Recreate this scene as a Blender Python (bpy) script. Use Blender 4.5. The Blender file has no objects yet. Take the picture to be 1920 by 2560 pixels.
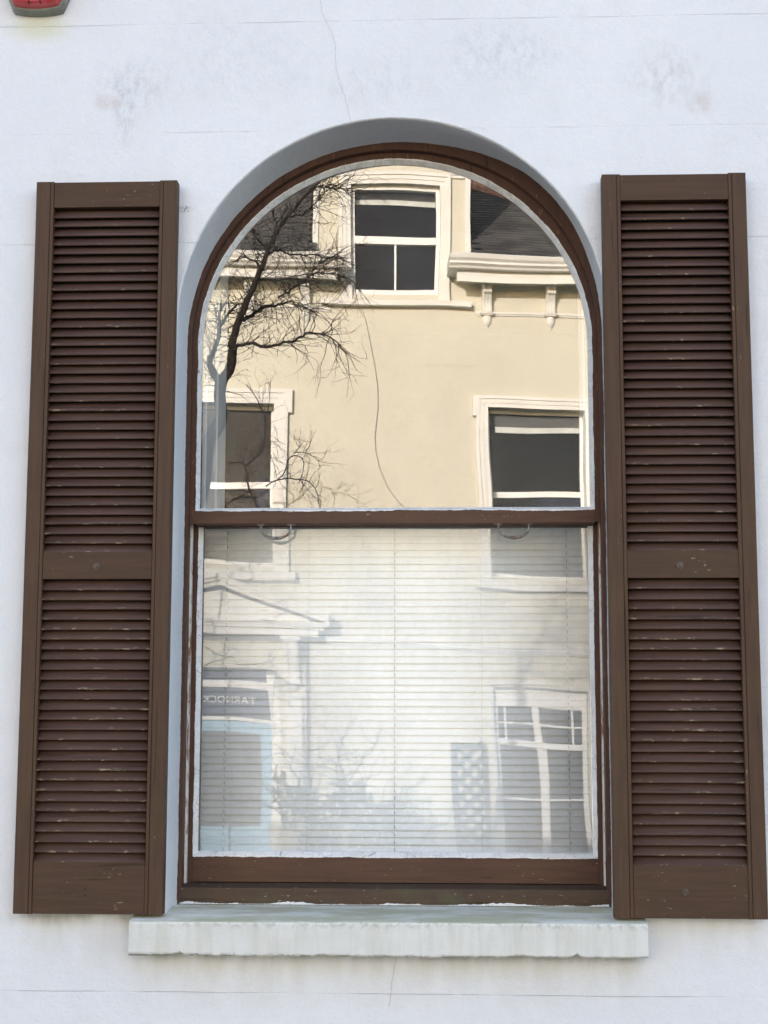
import bpy, math, random
from mathutils import Vector, Matrix
from mathutils import noise as mnoise
from math import sin, cos, pi, radians, exp, atan2, hypot

random.seed(7)
S = bpy.context.scene
COL = S.collection

# ------------------------------------------------------------------ camera
cam = bpy.data.cameras.new('camera')
cam.sensor_fit = 'VERTICAL'; cam.sensor_height = 36.0; cam.lens = 54.065
cam.clip_end = 2000
co = bpy.data.objects.new('camera', cam); COL.objects.link(co)
mt = (Matrix.Rotation(radians(2.514), 4, 'Z') @ Matrix.Rotation(radians(90 + 7.619), 4, 'X')
      @ Matrix.Rotation(radians(0.108), 4, 'Z'))
mt.translation = (0.14634, -3.72, 1.6)
co.matrix_world = mt
S.camera = co

# ------------------------------------------------------------------ sky and sun
SUN = Vector((-0.317, 1.03, 0.27)).normalized()
W = bpy.data.worlds.new('World'); S.world = W; W.use_nodes = True
wn = W.node_tree.nodes; wl = W.node_tree.links
wn.clear()
wo = wn.new('ShaderNodeOutputWorld'); wb = wn.new('ShaderNodeBackground')
sk = wn.new('ShaderNodeTexSky'); sk.sky_type = 'NISHITA'; sk.sun_disc = False
sk.sun_elevation = math.asin(SUN.z); sk.sun_rotation = atan2(SUN.x, SUN.y)
sk.air_density = 1.0; sk.dust_density = 1.2; sk.ozone_density = 1.0
wb.inputs[1].default_value = 0.15
wl.new(sk.outputs[0], wb.inputs[0]); wl.new(wb.outputs[0], wo.inputs[0])
sl = bpy.data.lights.new('sun', 'SUN'); sl.energy = 2.5; sl.angle = radians(0.5); sl.color = (1.0, 0.975, 0.925)
so = bpy.data.objects.new('sun', sl); COL.objects.link(so)
so.rotation_euler = SUN.to_track_quat('Z', 'Y').to_euler()

S.view_settings.view_transform = 'Standard'; S.view_settings.look = 'None'
S.view_settings.exposure = 2.06; S.view_settings.gamma = 1.0
S.view_settings.use_curve_mapping = False
S.view_settings.use_white_balance = True
S.view_settings.white_balance_temperature = 6750; S.view_settings.white_balance_tint = 20
S.render.engine = 'CYCLES'
S.cycles.max_bounces = 8; S.cycles.diffuse_bounces = 4; S.cycles.glossy_bounces = 4
S.cycles.transparent_max_bounces = 12; S.cycles.caustics_reflective = False; S.cycles.caustics_refractive = False
S.cycles.use_denoising = True; S.cycles.use_guiding = True; S.cycles.guiding_training_samples = 64; S.cycles.sample_clamp_indirect = 4.0; S.cycles.use_adaptive_sampling = False

# ------------------------------------------------------------------ node helper
class Mat:
    def __init__(s, name):
        s.m = bpy.data.materials.new(name); s.m.use_nodes = True
        s.t = s.m.node_tree; s.t.nodes.clear()
        s.out = s.t.nodes.new('ShaderNodeOutputMaterial')
        s.geo = None; s.tex = None
    def n(s, typ, **kw):
        nd = s.t.nodes.new(typ)
        for k, v in kw.items(): setattr(nd, k, v)
        return nd
    def put(s, sock, v):
        if hasattr(v, 'is_output'): s.t.links.new(v, sock)
        elif v is not None:
            if isinstance(v, tuple) and len(v) == 3 and sock.type == 'RGBA': v = v + (1.0,)
            sock.default_value = v
    def pos(s):
        if s.geo is None: s.geo = s.n('ShaderNodeNewGeometry')
        return s.geo.outputs['Position']
    def obj(s):
        if s.tex is None: s.tex = s.n('ShaderNodeTexCoord')
        return s.tex.outputs['Object']
    def rnd(s):
        return s.n('ShaderNodeObjectInfo').outputs['Random']
    def scl(s, v, k):
        nd = s.n('ShaderNodeVectorMath', operation='MULTIPLY'); s.put(nd.inputs[0], v); s.put(nd.inputs[1], tuple(k)); return nd.outputs[0]
    def off(s, v, k):
        nd = s.n('ShaderNodeVectorMath', operation='ADD'); s.put(nd.inputs[0], v); s.put(nd.inputs[1], k); return nd.outputs[0]
    def length(s, v):
        nd = s.n('ShaderNodeVectorMath', operation='LENGTH'); s.put(nd.inputs[0], v); return nd.outputs['Value']
    def noise(s, v, scale, detail=4.0, rough=0.6, dist=0.0):
        nd = s.n('ShaderNodeTexNoise'); s.put(nd.inputs['Vector'], v)
        nd.inputs['Scale'].default_value = scale; nd.inputs['Detail'].default_value = detail
        nd.inputs['Roughness'].default_value = rough; nd.inputs['Distortion'].default_value = dist
        return nd.outputs['Fac']
    def voro(s, v, scale, feature='F1', out='Distance'):
        nd = s.n('ShaderNodeTexVoronoi', feature=feature); s.put(nd.inputs['Vector'], v); nd.inputs['Scale'].default_value = scale
        return nd.outputs[out]
    def xyz(s, v):
        nd = s.n('ShaderNodeSeparateXYZ'); s.put(nd.inputs[0], v); return nd.outputs
    def step(s, v, a, b, lo=0.0, hi=1.0):
        nd = s.n('ShaderNodeMapRange', interpolation_type='SMOOTHSTEP')
        s.put(nd.inputs[0], v); nd.inputs[1].default_value = a; nd.inputs[2].default_value = b
        nd.inputs[3].default_value = lo; nd.inputs[4].default_value = hi
        return nd.outputs[0]
    def lin(s, v, a, b, lo, hi):
        nd = s.n('ShaderNodeMapRange'); s.put(nd.inputs[0], v); nd.inputs[1].default_value = a; nd.inputs[2].default_value = b
        nd.inputs[3].default_value = lo; nd.inputs[4].default_value = hi
        return nd.outputs[0]
    def ma(s, op, a, b=None, c=None):
        nd = s.n('ShaderNodeMath', operation=op); s.put(nd.inputs[0], a)
        if b is not None: s.put(nd.inputs[1], b)
        if c is not None: s.put(nd.inputs[2], c)
        return nd.outputs[0]
    def mul(s, *a):
        r = a[0]
        for b in a[1:]: r = s.ma('MULTIPLY', r, b)
        return r
    def mix(s, f, a, b):
        nd = s.n('ShaderNodeMix', data_type='RGBA'); s.put(nd.inputs[0], f); s.put(nd.inputs[6], a); s.put(nd.inputs[7], b)
        return nd.outputs[2]
    def bump(s, h, strength=0.3, dist=0.002, prev=None):
        nd = s.n('ShaderNodeBump'); nd.inputs['Strength'].default_value = strength; nd.inputs['Distance'].default_value = dist
        s.put(nd.inputs['Height'], h)
        if prev is not None: s.put(nd.inputs['Normal'], prev)
        return nd.outputs[0]
    def pbr(s, col, rough=0.6, normal=None, spec=0.4, metal=0.0):
        b = s.n('ShaderNodeBsdfPrincipled'); s.put(b.inputs['Base Color'], col); s.put(b.inputs['Roughness'], rough)
        b.inputs['Specular IOR Level'].default_value = spec; b.inputs['Metallic'].default_value = metal
        if normal is not None: s.put(b.inputs['Normal'], normal)
        s.b = b
        s.t.links.new(b.outputs[0], s.out.inputs[0]); return s.m

def flat(name, col, rough=0.6, var=0.10, scale=6.0, spec=0.4, bump=0.0, bscale=150.0):
    m = Mat(name); p = m.pos()
    f = m.step(m.noise(p, scale, 5), 0.3, 0.7)
    c = m.mix(f, tuple(x * (1 - var) for x in col), tuple(min(1, x * (1 + var)) for x in col))
    nrm = m.bump(m.noise(p, bscale, 3), bump, 0.004) if bump else None
    return m.pbr(c, rough, nrm, spec)

# ------------------------------------------------------------------ materials
def mat_stucco():
    m = Mat('white_stucco'); p = m.pos(); X, Y, Z = m.xyz(p)
    big = m.step(m.noise(p, 1.4, 4), 0.35, 0.7)
    col = m.mix(big, (0.79, 0.80, 0.82), (0.75, 0.76, 0.785))
    mid = m.step(m.noise(p, 9, 6, 0.65), 0.45, 0.75)
    col = m.mix(m.mul(mid, 0.35), col, (0.70, 0.70, 0.70))
    fine = m.noise(p, 90, 5, 0.75)
    col = m.mix(m.mul(m.step(m.noise(p, 140, 4, 0.8), 0.42, 0.75), 0.16), col, (0.55, 0.55, 0.56))
    def stain(cx, cz, rx, rz, c, k, nscale=38.0, lo=0.38, hi=0.80):
        nonlocal col
        d = m.length(m.scl(m.off(p, (-cx, 0, -cz)), (1 / rx, 0, 1 / rz)))
        a = m.mul(m.step(d, 1.0, 0.1), m.step(m.noise(m.scl(p, (1, 1, 0.6)), nscale, 6, 0.78), lo, hi), k)
        col = m.mix(a, col, c)
    g = (0.42, 0.44, 0.46)
    stain(-0.66, 3.20, 0.15, 0.11, g, 0.8); stain(-0.675, 3.11, 0.045, 0.10, g, 0.85)
    stain(-0.725, 3.155, 0.05, 0.03, (0.6, 0.5, 0.47), 0.6, 30, 0.3, 0.6)
    stain(0.28, 3.27, 0.22, 0.13, g, 0.6); stain(0.70, 3.20, 0.15, 0.12, (0.45, 0.44, 0.44), 0.7)
    stain(0.775, 3.13, 0.06, 0.05, (0.58, 0.50, 0.48), 0.5, 40, 0.35, 0.6)
    stain(-0.05, 3.20, 0.25, 0.10, g, 0.35); stain(-0.40, 3.27, 0.3, 0.2, g, 0.3)
    stain(-0.522, 2.872, 0.026, 0.014, (0.15, 0.14, 0.13), 0.8, 150, 0.44, 0.56)
    stain(-0.52, 2.84, 0.02, 0.05, (0.62, 0.58, 0.48), 0.6)
    stain(-0.91, 3.36, 0.11, 0.05, (0.66, 0.66, 0.48), 0.8, 20, 0.2, 0.5)
    stain(0.50, 2.80, 0.03, 0.16, (0.5, 0.49, 0.47), 0.6, 90)
    # grime washed down below the shutters and the sill, as broken streaks
    st = m.noise(m.scl(p, (15, 1, 5)), 1.0, 5, 0.6)
    def runs(x0, x1, ztop, depth, c, k):
        nonlocal col
        inx = m.mul(m.step(X, x0 - .02, x0 + .05), m.step(X, x1 + .02, x1 - .05))
        inz = m.mul(m.step(Z, ztop - depth, ztop), m.step(Z, ztop + .012, ztop))
        a = m.mul(inx, inz, m.step(st, 0.30, 0.68), k)
        col = m.mix(a, col, c)
    runs(-0.90, -0.52, 1.145, 0.20, (0.58, 0.56, 0.48), 0.5)
    runs(0.52, 0.89, 1.145, 0.17, (0.60, 0.57, 0.50), 0.45)
    runs(-0.62, 0.60, 1.055, 0.17, (0.58, 0.55, 0.49), 0.55)
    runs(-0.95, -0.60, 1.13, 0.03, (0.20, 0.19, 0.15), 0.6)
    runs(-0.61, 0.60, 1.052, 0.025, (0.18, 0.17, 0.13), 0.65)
    # ashlar lines ruled into the render
    gr = None
    wob = m.lin(m.noise(m.scl(p, (3, 0, 0)), 1.0, 4), 0, 1, -0.003, 0.003)
    zz = m.ma('ADD', Z, wob)
    for z0 in (3.363, 3.072, 2.782, 0.957):
        d = m.ma('ABSOLUTE', m.ma('SUBTRACT', zz, z0))
        a = m.step(d, 0.0022, 0.0006)
        gr = a if gr is None else m.ma('MAXIMUM', gr, a)
    brk = m.step(m.noise(m.scl(p, (5, 0, 9)), 1.0, 5, 0.7), 0.40, 0.62, 0.10, 1.0)
    grk = m.mul(gr, brk, m.step(Y, 0.004, 0.002))
    col = m.mix(m.mul(grk, 0.17), col, (0.42, 0.41, 0.42))
    # pin holes and flecks
    v = m.voro(p, 34.0); pick = m.step(m.noise(p, 23, 2), 0.60, 0.66)
    col = m.mix(m.mul(m.step(v, 0.045, 0.02), pick, 0.55), col, (0.16, 0.14, 0.14))
    h = m.ma('ADD', m.mul(fine, 0.5), m.mul(m.noise(p, 28, 4), 0.9))
    h = m.ma('ADD', h, m.mul(m.noise(p, 260, 3, 0.7), 0.35))
    h = m.ma('SUBTRACT', h, m.mul(grk, 0.6))
    return m.pbr(col, 0.85, m.bump(h, 0.7, 0.0045), 0.25)

def mat_wood(name, c1, c2, axis, chip=(0.42, 0.33, 0.22), chip_k=0.25, mode=None, green=0.0, rough=0.55):
    m = Mat(name); p = m.pos(); X, Y, Z = m.xyz(p)
    k = {'x': (5, 60, 85), 'z': (95, 60, 5)}[axis]
    rn = m.rnd(); sh = m.n('ShaderNodeCombineXYZ'); m.put(sh.inputs[0], m.mul(rn, 9.0)); m.put(sh.inputs[2], m.mul(rn, 5.0))
    pv = m.off(p, sh.outputs[0])
    grain = m.noise(m.scl(pv, k), 1.0, 6, 0.65, 0.3)
    blot = m.noise(pv, 7, 4)
    col = m.mix(m.step(grain, 0.30, 0.72), c1, c2)
    col = m.mix(m.mul(m.step(blot, 0.4, 0.72), 0.45), col, tuple(x * y for x, y in zip(c2, (1.0, 1.06, 0.9))))
    dark = m.step(m.noise(m.scl(pv, tuple(q * 0.7 for q in k)), 1.0, 3, 0.5), 0.64, 0.72)
    col = m.mix(m.mul(dark, 0.55), col, tuple(x * 0.42 for x in c1))
    if green: col = m.mix(m.mul(m.step(m.noise(p, 12, 4), 0.5, 0.72), green), col, (0.085, 0.085, 0.045))
    kk = {'x': (55, 60, 150), 'z': (150, 60, 30)}[axis]
    cn = m.noise(m.scl(pv, kk), 1.0, 4, 0.6)
    if mode == 'louvre':
        OX, OY, OZ = m.xyz(m.obj())
        edge = m.step(OZ, -0.004, -0.0125)
        low = m.lin(Z, 2.9, 1.2, 0.0, 0.085)
        along = m.mul(m.step(m.noise(m.scl(pv, (7, 1, 30)), 1.0, 3), 0.3, 0.75), 0.16)
        val = m.ma('ADD', cn, m.ma('ADD', low, along)); val = m.ma('ADD', val, m.mul(rn, 0.07))
        c = m.mul(m.step(val, 0.79, 0.83), edge)
        chipc = m.mix(m.noise(p, 160, 3), (0.30, 0.20, 0.11), (0.46, 0.38, 0.27))
        col = m.mix(m.mul(m.step(val, 0.69, 0.77), edge, 0.40), col, (0.13, 0.115, 0.06))
        col = m.mix(c, col, chipc)
    elif chip_k:
        c = m.step(m.ma('ADD', cn, m.mul(m.noise(pv, 9, 3), 0.22)), 0.83 - chip_k * 0.1, 0.86 - chip_k * 0.1)
        col = m.mix(m.mul(c, 0.5), col, chip)
        c = m.mul(cn, 0.2)
    h = m.ma('ADD', m.mul(grain, 0.8), m.mul(m.noise(m.scl(pv, tuple(q * 2.5 for q in k)), 1.0, 3), 0.5))
    h = m.ma('SUBTRACT', h, m.mul(dark, 0.8))
    return m.pbr(col, m.lin(grain, 0.3, 0.7, rough - 0.02, rough + 0.16), m.bump(h, 0.5, 0.0018), 0.22)

def mat_putty():
    m = Mat('white_putty'); p = m.pos(); X, Y, Z = m.xyz(p)
    col = m.mix(m.step(m.noise(p, 18, 5), 0.35, 0.7), (0.80, 0.80, 0.80), (0.68, 0.68, 0.66))
    d = m.voro(m.scl(p, (45, 10, 45)), 1.0, 'DISTANCE_TO_EDGE')
    cr = m.mul(m.step(d, 0.025, 0.008), m.step(m.noise(p, 15, 2), 0.45, 0.55))
    col = m.mix(m.mul(cr, 0.7), col, (0.33, 0.33, 0.36))
    top = m.step(Z, 2.75, 3.02)
    mould = m.mul(m.step(m.noise(p, 40, 5, 0.7), 0.42, 0.6), m.ma('MAXIMUM', m.mul(top, 0.5), 0.12))
    col = m.mix(mould, col, (0.46, 0.45, 0.39))
    bit = m.step(m.noise(p, 85, 4), 0.67, 0.71)
    col = m.mix(m.mul(bit, 0.8), col, (0.25, 0.11, 0.07))
    return m.pbr(col, 0.6, m.bump(m.ma('SUBTRACT', m.noise(p, 120, 4), m.mul(cr, 1.0)), 0.4, 0.001), 0.4)

def mat_bead():
    m = Mat('peeling_bead_paint'); p = m.pos()
    a = m.noise(m.scl(p, (150, 40, 12)), 1.0, 6, 0.7); b = m.noise(m.scl(p, (260, 60, 26)), 1.0, 5, 0.7)
    col = m.mix(m.step(a, 0.54, 0.60), (0.66, 0.62, 0.57), (0.24, 0.085, 0.05))
    col = m.mix(m.step(b, 0.56, 0.62), col, (0.30, 0.19, 0.11))
    col = m.mix(m.mul(m.step(b, 0.40, 0.34), 0.8), col, (0.74, 0.73, 0.70))
    return m.pbr(col, 0.8, m.bump(a, 0.8, 0.002), 0.2)

def mat_sill():
    m = Mat('painted_stone_sill'); p = m.pos(); X, Y, Z = m.xyz(p)
    N = m.xyz(m.geo.outputs['Normal'])
    col = m.mix(m.step(m.noise(p, 6, 5), 0.35, 0.7), (0.735, 0.725, 0.695), (0.66, 0.655, 0.61))
    streak = m.noise(m.scl(p, (40, 4, 3)), 1.0, 5, 0.65)
    col = m.mix(m.mul(m.step(streak, 0.42, 0.68), 0.45), col, (0.55, 0.55, 0.47))
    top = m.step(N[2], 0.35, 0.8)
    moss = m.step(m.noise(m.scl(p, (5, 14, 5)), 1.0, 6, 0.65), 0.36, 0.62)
    col = m.mix(m.mul(top, 0.7), col, (0.86, 0.82, 0.69))  # top painted lighter and warmer to offset the dim blue skylight there
    col = m.mix(m.mul(top, moss, 0.7), col, (0.45, 0.43, 0.24))
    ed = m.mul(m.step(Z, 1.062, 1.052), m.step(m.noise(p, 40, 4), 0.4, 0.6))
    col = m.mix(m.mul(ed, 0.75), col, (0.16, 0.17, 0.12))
    wear = m.mul(m.step(Z, 1.108, 1.128), m.step(top, 0.6, 0.1), m.step(m.noise(p, 70, 5), 0.48, 0.6))
    col = m.mix(m.mul(wear, 0.45), col, (0.36, 0.36, 0.29))
    h = m.ma('ADD', m.noise(p, 60, 5, 0.7), m.mul(m.noise(m.scl(p, (8, 60, 60)), 1.0, 4), 0.6))
    h = m.mul(h, m.lin(top, 0, 1, 1.0, 0.12))
    return m.pbr(col, 0.9, m.bump(h, 0.55, 0.002), 0.08)

def mat_glass(name, fac, dust_haze, speck):
    m = Mat(name); p = m.pos()
    tr = m.n('ShaderNodeBsdfTransparent'); tr.inputs[0].default_value = (0.985, 0.995, 0.99, 1)
    gl = m.n('ShaderNodeBsdfGlossy'); gl.inputs['Roughness'].default_value = 0.0; gl.inputs[0].default_value = (0.985, 1.0, 0.975, 1)
    lw = m.n('ShaderNodeFresnel'); lw.inputs[0].default_value = 1.5
    f = m.ma('ADD', m.mul(lw.outputs[0], 1.0), fac)
    mx = m.n('ShaderNodeMixShader'); m.put(mx.inputs[0], f); m.t.links.new(tr.outputs[0], mx.inputs[1]); m.t.links.new(gl.outputs[0], mx.inputs[2])
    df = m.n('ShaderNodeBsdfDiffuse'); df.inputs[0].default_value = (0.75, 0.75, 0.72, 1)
    film = m.mul(m.step(m.noise(m.scl(p, (6, 1, 3)), 1.0, 5), 0.35, 0.75), dust_haze)
    sp = m.mul(m.step(m.noise(m.scl(p, (330, 1, 230)), 1.0, 2, 0.6), 0.57, 0.68), m.step(m.noise(p, 5, 2), 0.35, 0.6, 0.25, 1.0), speck)
    bl = m.mul(m.step(m.voro(m.scl(p, (30, 1, 24)), 1.0), 0.06, 0.035), m.step(m.noise(p, 21, 1), 0.64, 0.68), 0.5)
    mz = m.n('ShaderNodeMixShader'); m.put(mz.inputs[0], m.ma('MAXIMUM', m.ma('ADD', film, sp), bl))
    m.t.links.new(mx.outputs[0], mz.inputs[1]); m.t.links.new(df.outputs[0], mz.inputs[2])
    m.t.links.new(mz.outputs[0], m.out.inputs[0]); return m.m

def mat_facade():
    m = Mat('cream_render'); p = m.pos(); X, Y, Z = m.xyz(p)
    col = m.mix(m.step(m.noise(p, 0.9, 5), 0.3, 0.7), (0.65, 0.635, 0.525), (0.60, 0.585, 0.485))
    col = m.mix(m.mul(m.step(m.noise(p, 5, 6, 0.7), 0.45, 0.72), 0.35), col, (0.55, 0.52, 0.41))
    d = m.length(m.scl(m.off(p, (-0.15, 13.0, -5.58)), (1 / 0.5, 0.0, 1 / 0.035)))
    col = m.mix(m.mul(m.step(d, 1.0, 0.2), m.step(m.noise(p, 14, 4), 0.35, 0.6), 0.45), col, (0.47, 0.43, 0.30))
    drip = m.mul(m.step(m.noise(m.scl(p, (5, 5, 0.35)), 1.0, 4), 0.56, 0.72), 0.12)
    col = m.mix(drip, col, (0.52, 0.48, 0.37))
    sp = m.mul(m.step(m.voro(p, 7.0), 0.05, 0.03), m.step(m.noise(p, 3, 2), 0.5, 0.6), 0.5)
    col = m.mix(sp, col, (0.25, 0.22, 0.18))
    return m.pbr(col, 0.85, m.bump(m.noise(p, 30, 5), 0.25, 0.006), 0.2)

def mat_slate():
    m = Mat('roof_slate'); p = m.pos(); r = m.rnd()
    col = m.mix(r, (0.068, 0.069, 0.068), (0.118, 0.115, 0.104))
    col = m.mix(m.mul(m.step(m.noise(p, 2.2, 5), 0.46, 0.62), 0.55), col, (0.03, 0.03, 0.034))
    col = m.mix(m.mul(m.step(m.noise(p, 26, 4), 0.6, 0.7), 0.4), col, (0.11, 0.11, 0.09))
    return m.pbr(col, 0.75, None, 0.25)

def mat_bark():
    m = Mat('bark'); p = m.pos()
    f = m.noise(m.scl(p, (30, 30, 8)), 1.0, 5)
    return m.pbr(m.mix(f, (0.012, 0.010, 0.008), (0.045, 0.036, 0.028)), 0.9, m.bump(f, 0.6, 0.01), 0.15)

def mat_leaf():
    m = Mat('evergreen_leaf'); r = m.noise(m.pos(), 9, 2)
    return m.pbr(m.mix(r, (0.025, 0.035, 0.022), (0.06, 0.075, 0.045)), 0.45, None, 0.4)

M = dict(
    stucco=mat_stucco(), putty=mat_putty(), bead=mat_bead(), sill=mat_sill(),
    sh_x=mat_wood('shutter_rail_paint', (0.061, 0.0328, 0.0203), (0.088, 0.0488, 0.0303), 'x', chip_k=0.35),
    sh_z=mat_wood('shutter_stile_paint', (0.065, 0.0348, 0.0213), (0.096, 0.0538, 0.0335), 'z', chip_k=0.1),
    sh_l=mat_wood('louvre_paint', (0.084, 0.046, 0.038), (0.118, 0.068, 0.054), 'x', mode='louvre'),
    fr_x=mat_wood('sash_rail_paint', (0.078, 0.038, 0.025), (0.116, 0.059, 0.038), 'x', chip_k=0.5, rough=0.5),
    fr_z=mat_wood('sash_stile_paint', (0.068, 0.032, 0.022), (0.098, 0.047, 0.031), 'z', chip_k=0.7, chip=(0.30, 0.12, 0.06), rough=0.5),
    fr_s=mat_wood('wooden_sill_paint', (0.066, 0.042, 0.029), (0.094, 0.060, 0.041), 'x', chip_k=0.5, chip=(0.5, 0.48, 0.38), green=0.6, rough=0.6),
    glass_u=mat_glass('upper_window_glass', 0.185, 0.010, 0.16), glass_l=mat_glass('lower_window_glass', 0.062, 0.23, 0.05),  # lower pane: dust film thickened as a pale haze to lighten it
    blind=flat('blind_slat_white', (0.90, 0.925, 0.935), 0.45, 0.01, 30),
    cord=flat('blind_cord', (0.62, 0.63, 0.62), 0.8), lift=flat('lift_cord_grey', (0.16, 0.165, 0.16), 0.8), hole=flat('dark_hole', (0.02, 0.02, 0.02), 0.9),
    lining=flat('interior_white_paint', (0.76, 0.77, 0.76), 0.5, 0.04),
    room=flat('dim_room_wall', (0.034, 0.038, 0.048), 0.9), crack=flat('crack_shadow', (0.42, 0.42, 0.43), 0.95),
    iron=flat('painted_iron', (0.085, 0.062, 0.05), 0.45, 0.3, 60),
    facade=mat_facade(), trim=flat('facade_trim_paint', (0.73, 0.735, 0.68), 0.55, 0.05, 3.0),
    upvc=flat('white_window_frame', (0.80, 0.81, 0.78), 0.4, 0.03), slate=mat_slate(),
    ridge=flat('red_ridge_clay', (0.15, 0.080, 0.060), 0.85, 0.4, 9), bark=mat_bark(), leaf=mat_leaf(),
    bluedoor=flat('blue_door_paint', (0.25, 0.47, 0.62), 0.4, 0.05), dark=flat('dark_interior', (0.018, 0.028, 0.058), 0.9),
    pale=flat('pale_blind_fabric', (0.62, 0.66, 0.62), 0.8), greyblind=flat('grey_blind_fabric', (0.10, 0.105, 0.10), 0.9),
    pipe=flat('grey_pipe_paint', (0.22, 0.22, 0.22), 0.5), lattice=flat('dark_lattice_timber', (0.06, 0.065, 0.06), 0.8),
    asphalt=flat('asphalt', (0.05, 0.05, 0.052), 0.9, 0.2, 3), paving=flat('paving_slab_grey', (0.19, 0.185, 0.172), 0.85, 0.15, 2),
    soil=flat('grassy_ground', (0.10, 0.11, 0.06), 0.95, 0.3, 1), letter=flat('white_lettering', (0.8, 0.8, 0.78), 0.5),
    plate=flat('dark_number_plate', (0.04, 0.045, 0.05), 0.4),
    copper=flat('copper_pipe', (0.35, 0.2, 0.12), 0.4),
)
def mat_alarm(name, c1, c2, rough):
    m = Mat(name); p = m.pos()
    return m.pbr(m.mix(m.step(m.noise(p, 14, 3), 0.35, 0.65), c1, c2), rough, None, 0.5)
M['red'] = mat_alarm('faded_red_plastic', (0.50, 0.035, 0.035), (0.60, 0.07, 0.09), 0.3)
M['greyp'] = mat_alarm('grimy_grey_plastic', (0.16, 0.17, 0.145), (0.26, 0.265, 0.23), 0.5)
def mat_handle():
    m = Mat('worn_brass_handle'); p = m.pos()
    n = m.noise(p, 150, 3)
    c = m.mix(m.step(n, 0.46, 0.5), (0.10, 0.075, 0.06), (0.26, 0.26, 0.24)); c = m.mix(m.step(m.noise(p, 90, 3), 0.56, 0.6), c, (0.24, 0.10, 0.055))
    return m.pbr(c, 0.5, None, 0.5)
M['handle'] = mat_handle()
def clear_pane():
    m = Mat('far_pane_glass')
    tr = m.n('ShaderNodeBsdfTransparent'); gl = m.n('ShaderNodeBsdfGlossy'); gl.inputs['Roughness'].default_value = 0.01
    mx = m.n('ShaderNodeMixShader'); mx.inputs[0].default_value = 0.06
    m.t.links.new(tr.outputs[0], mx.inputs[1]); m.t.links.new(gl.outputs[0], mx.inputs[2]); m.t.links.new(mx.outputs[0], m.out.inputs[0]); return m.m
M['pane'] = clear_pane()

# ------------------------------------------------------------------ mesh builder
class MB:
    def __init__(s): s.v = []; s.f = []
    def box(s, x0, x1, y0, y1, z0, z1):
        b = len(s.v)
        s.v += [(x0, y0, z0), (x1, y0, z0), (x1, y1, z0), (x0, y1, z0), (x0, y0, z1), (x1, y0, z1), (x1, y1, z1), (x0, y1, z1)]
        s.f += [tuple(b + i for i in q) for q in ((0, 3, 2, 1), (4, 5, 6, 7), (0, 1, 5, 4), (1, 2, 6, 5), (2, 3, 7, 6), (3, 0, 4, 7))]
        return s
    def quad(s, a, b, c, d):
        i = len(s.v); s.v += [a, b, c, d]; s.f.append((i, i + 1, i + 2, i + 3)); return s
    def poly(s, pts):
        i = len(s.v); s.v += list(pts); s.f.append(tuple(range(i, i + len(pts)))); return s
    def loft(s, rings, closed_ring=False, closed_path=False, caps=False):
        """rings: list of equal-length point lists"""
        b = len(s.v); n = len(rings[0])
        for r in rings: s.v += [tuple(p) for p in r]
        R = len(rings)
        for i in range(R if closed_path else R - 1):
            j = (i + 1) % R
            for k in range(n if closed_ring else n - 1):
                l = (k + 1) % n
                s.f.append((b + i * n + k, b + i * n + l, b + j * n + l, b + j * n + k))
        if caps:
            s.f.append(tuple(b + k for k in range(n - 1, -1, -1))); s.f.append(tuple(b + (R - 1) * n + k for k in range(n)))
        return s
    def prism(s, prof, axis, a, b):
        """prof in the two other axes (order x,y,z without axis), extruded from a to b"""
        def P(q, t):
            if axis == 'x': return (t, q[0], q[1])
            if axis == 'y': return (q[0], t, q[1])
            return (q[0], q[1], t)
        return s.loft([[P(q, a) for q in prof], [P(q, b) for q in prof]], True, False, True)
    def tube(s, pts, r0, r1=None, n=6, caps=True):
        r1 = r0 if r1 is None else r1
        P = [Vector(p) for p in pts]; rings = []; L = len(P)
        for i, p in enumerate(P):
            t = (P[min(i + 1, L - 1)] - P[max(i - 1, 0)])
            t = t.normalized() if t.length > 1e-9 else Vector((0, 0, 1))
            up = Vector((0, 1, 0)) if abs(t.y) < 0.9 else Vector((1, 0, 0))
            a = t.cross(up).normalized(); b = t.cross(a)
            r = r0 + (r1 - r0) * i / max(1, L - 1)
            rings.append([tuple(p + a * (r * cos(2 * pi * k / n)) + b * (r * sin(2 * pi * k / n))) for k in range(n)])
        return s.loft(rings, True, False, caps)
    def mesh(s, name, smooth=False, fix=True):
        me = bpy.data.meshes.new(name); me.from_pydata(s.v, [], s.f); me.validate(verbose=False)
        if fix:
            import bmesh
            bm = bmesh.new(); bm.from_mesh(me); bmesh.ops.recalc_face_normals(bm, faces=bm.faces); bm.to_mesh(me); bm.free()
        if smooth: me.polygons.foreach_set('use_smooth', [True] * len(me.polygons))
        me.update(); return me

def link(name, me, mat, parent=None, bev=0.0, seg=2):
    o = bpy.data.objects.new(name, me); COL.objects.link(o)
    if mat is not None and not me.materials: me.materials.append(mat)
    if parent is not None: o.parent = parent
    if bev:
        b = o.modifiers.new('bevel', 'BEVEL'); b.width = bev; b.segments = seg; b.limit_method = 'ANGLE'; b.angle_limit = radians(40)
    return o
def part(name, mb, mat, parent, smooth=False, bev=0.0):
    return link(name, mb.mesh(name, smooth), mat, parent, bev)
def tag(o, label=None, cat=None, group=None, kind=None):
    for k, v in (('label', label), ('category', cat), ('group', group), ('kind', kind)):
        if v: o[k] = v
    return o
def thing(name, loc, label, cat, group=None, rz=0.0):
    o = bpy.data.objects.new(name, None); COL.objects.link(o); o.location = loc; o.rotation_euler = (0, 0, rz)
    o.empty_display_size = 0.1
    return tag(o, label, cat, group)
def copy_child(o, parent, name=None):
    c = o.copy(); COL.objects.link(c); c.parent = parent; return c
J = lambda a: random.uniform(-a, a)
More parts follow.
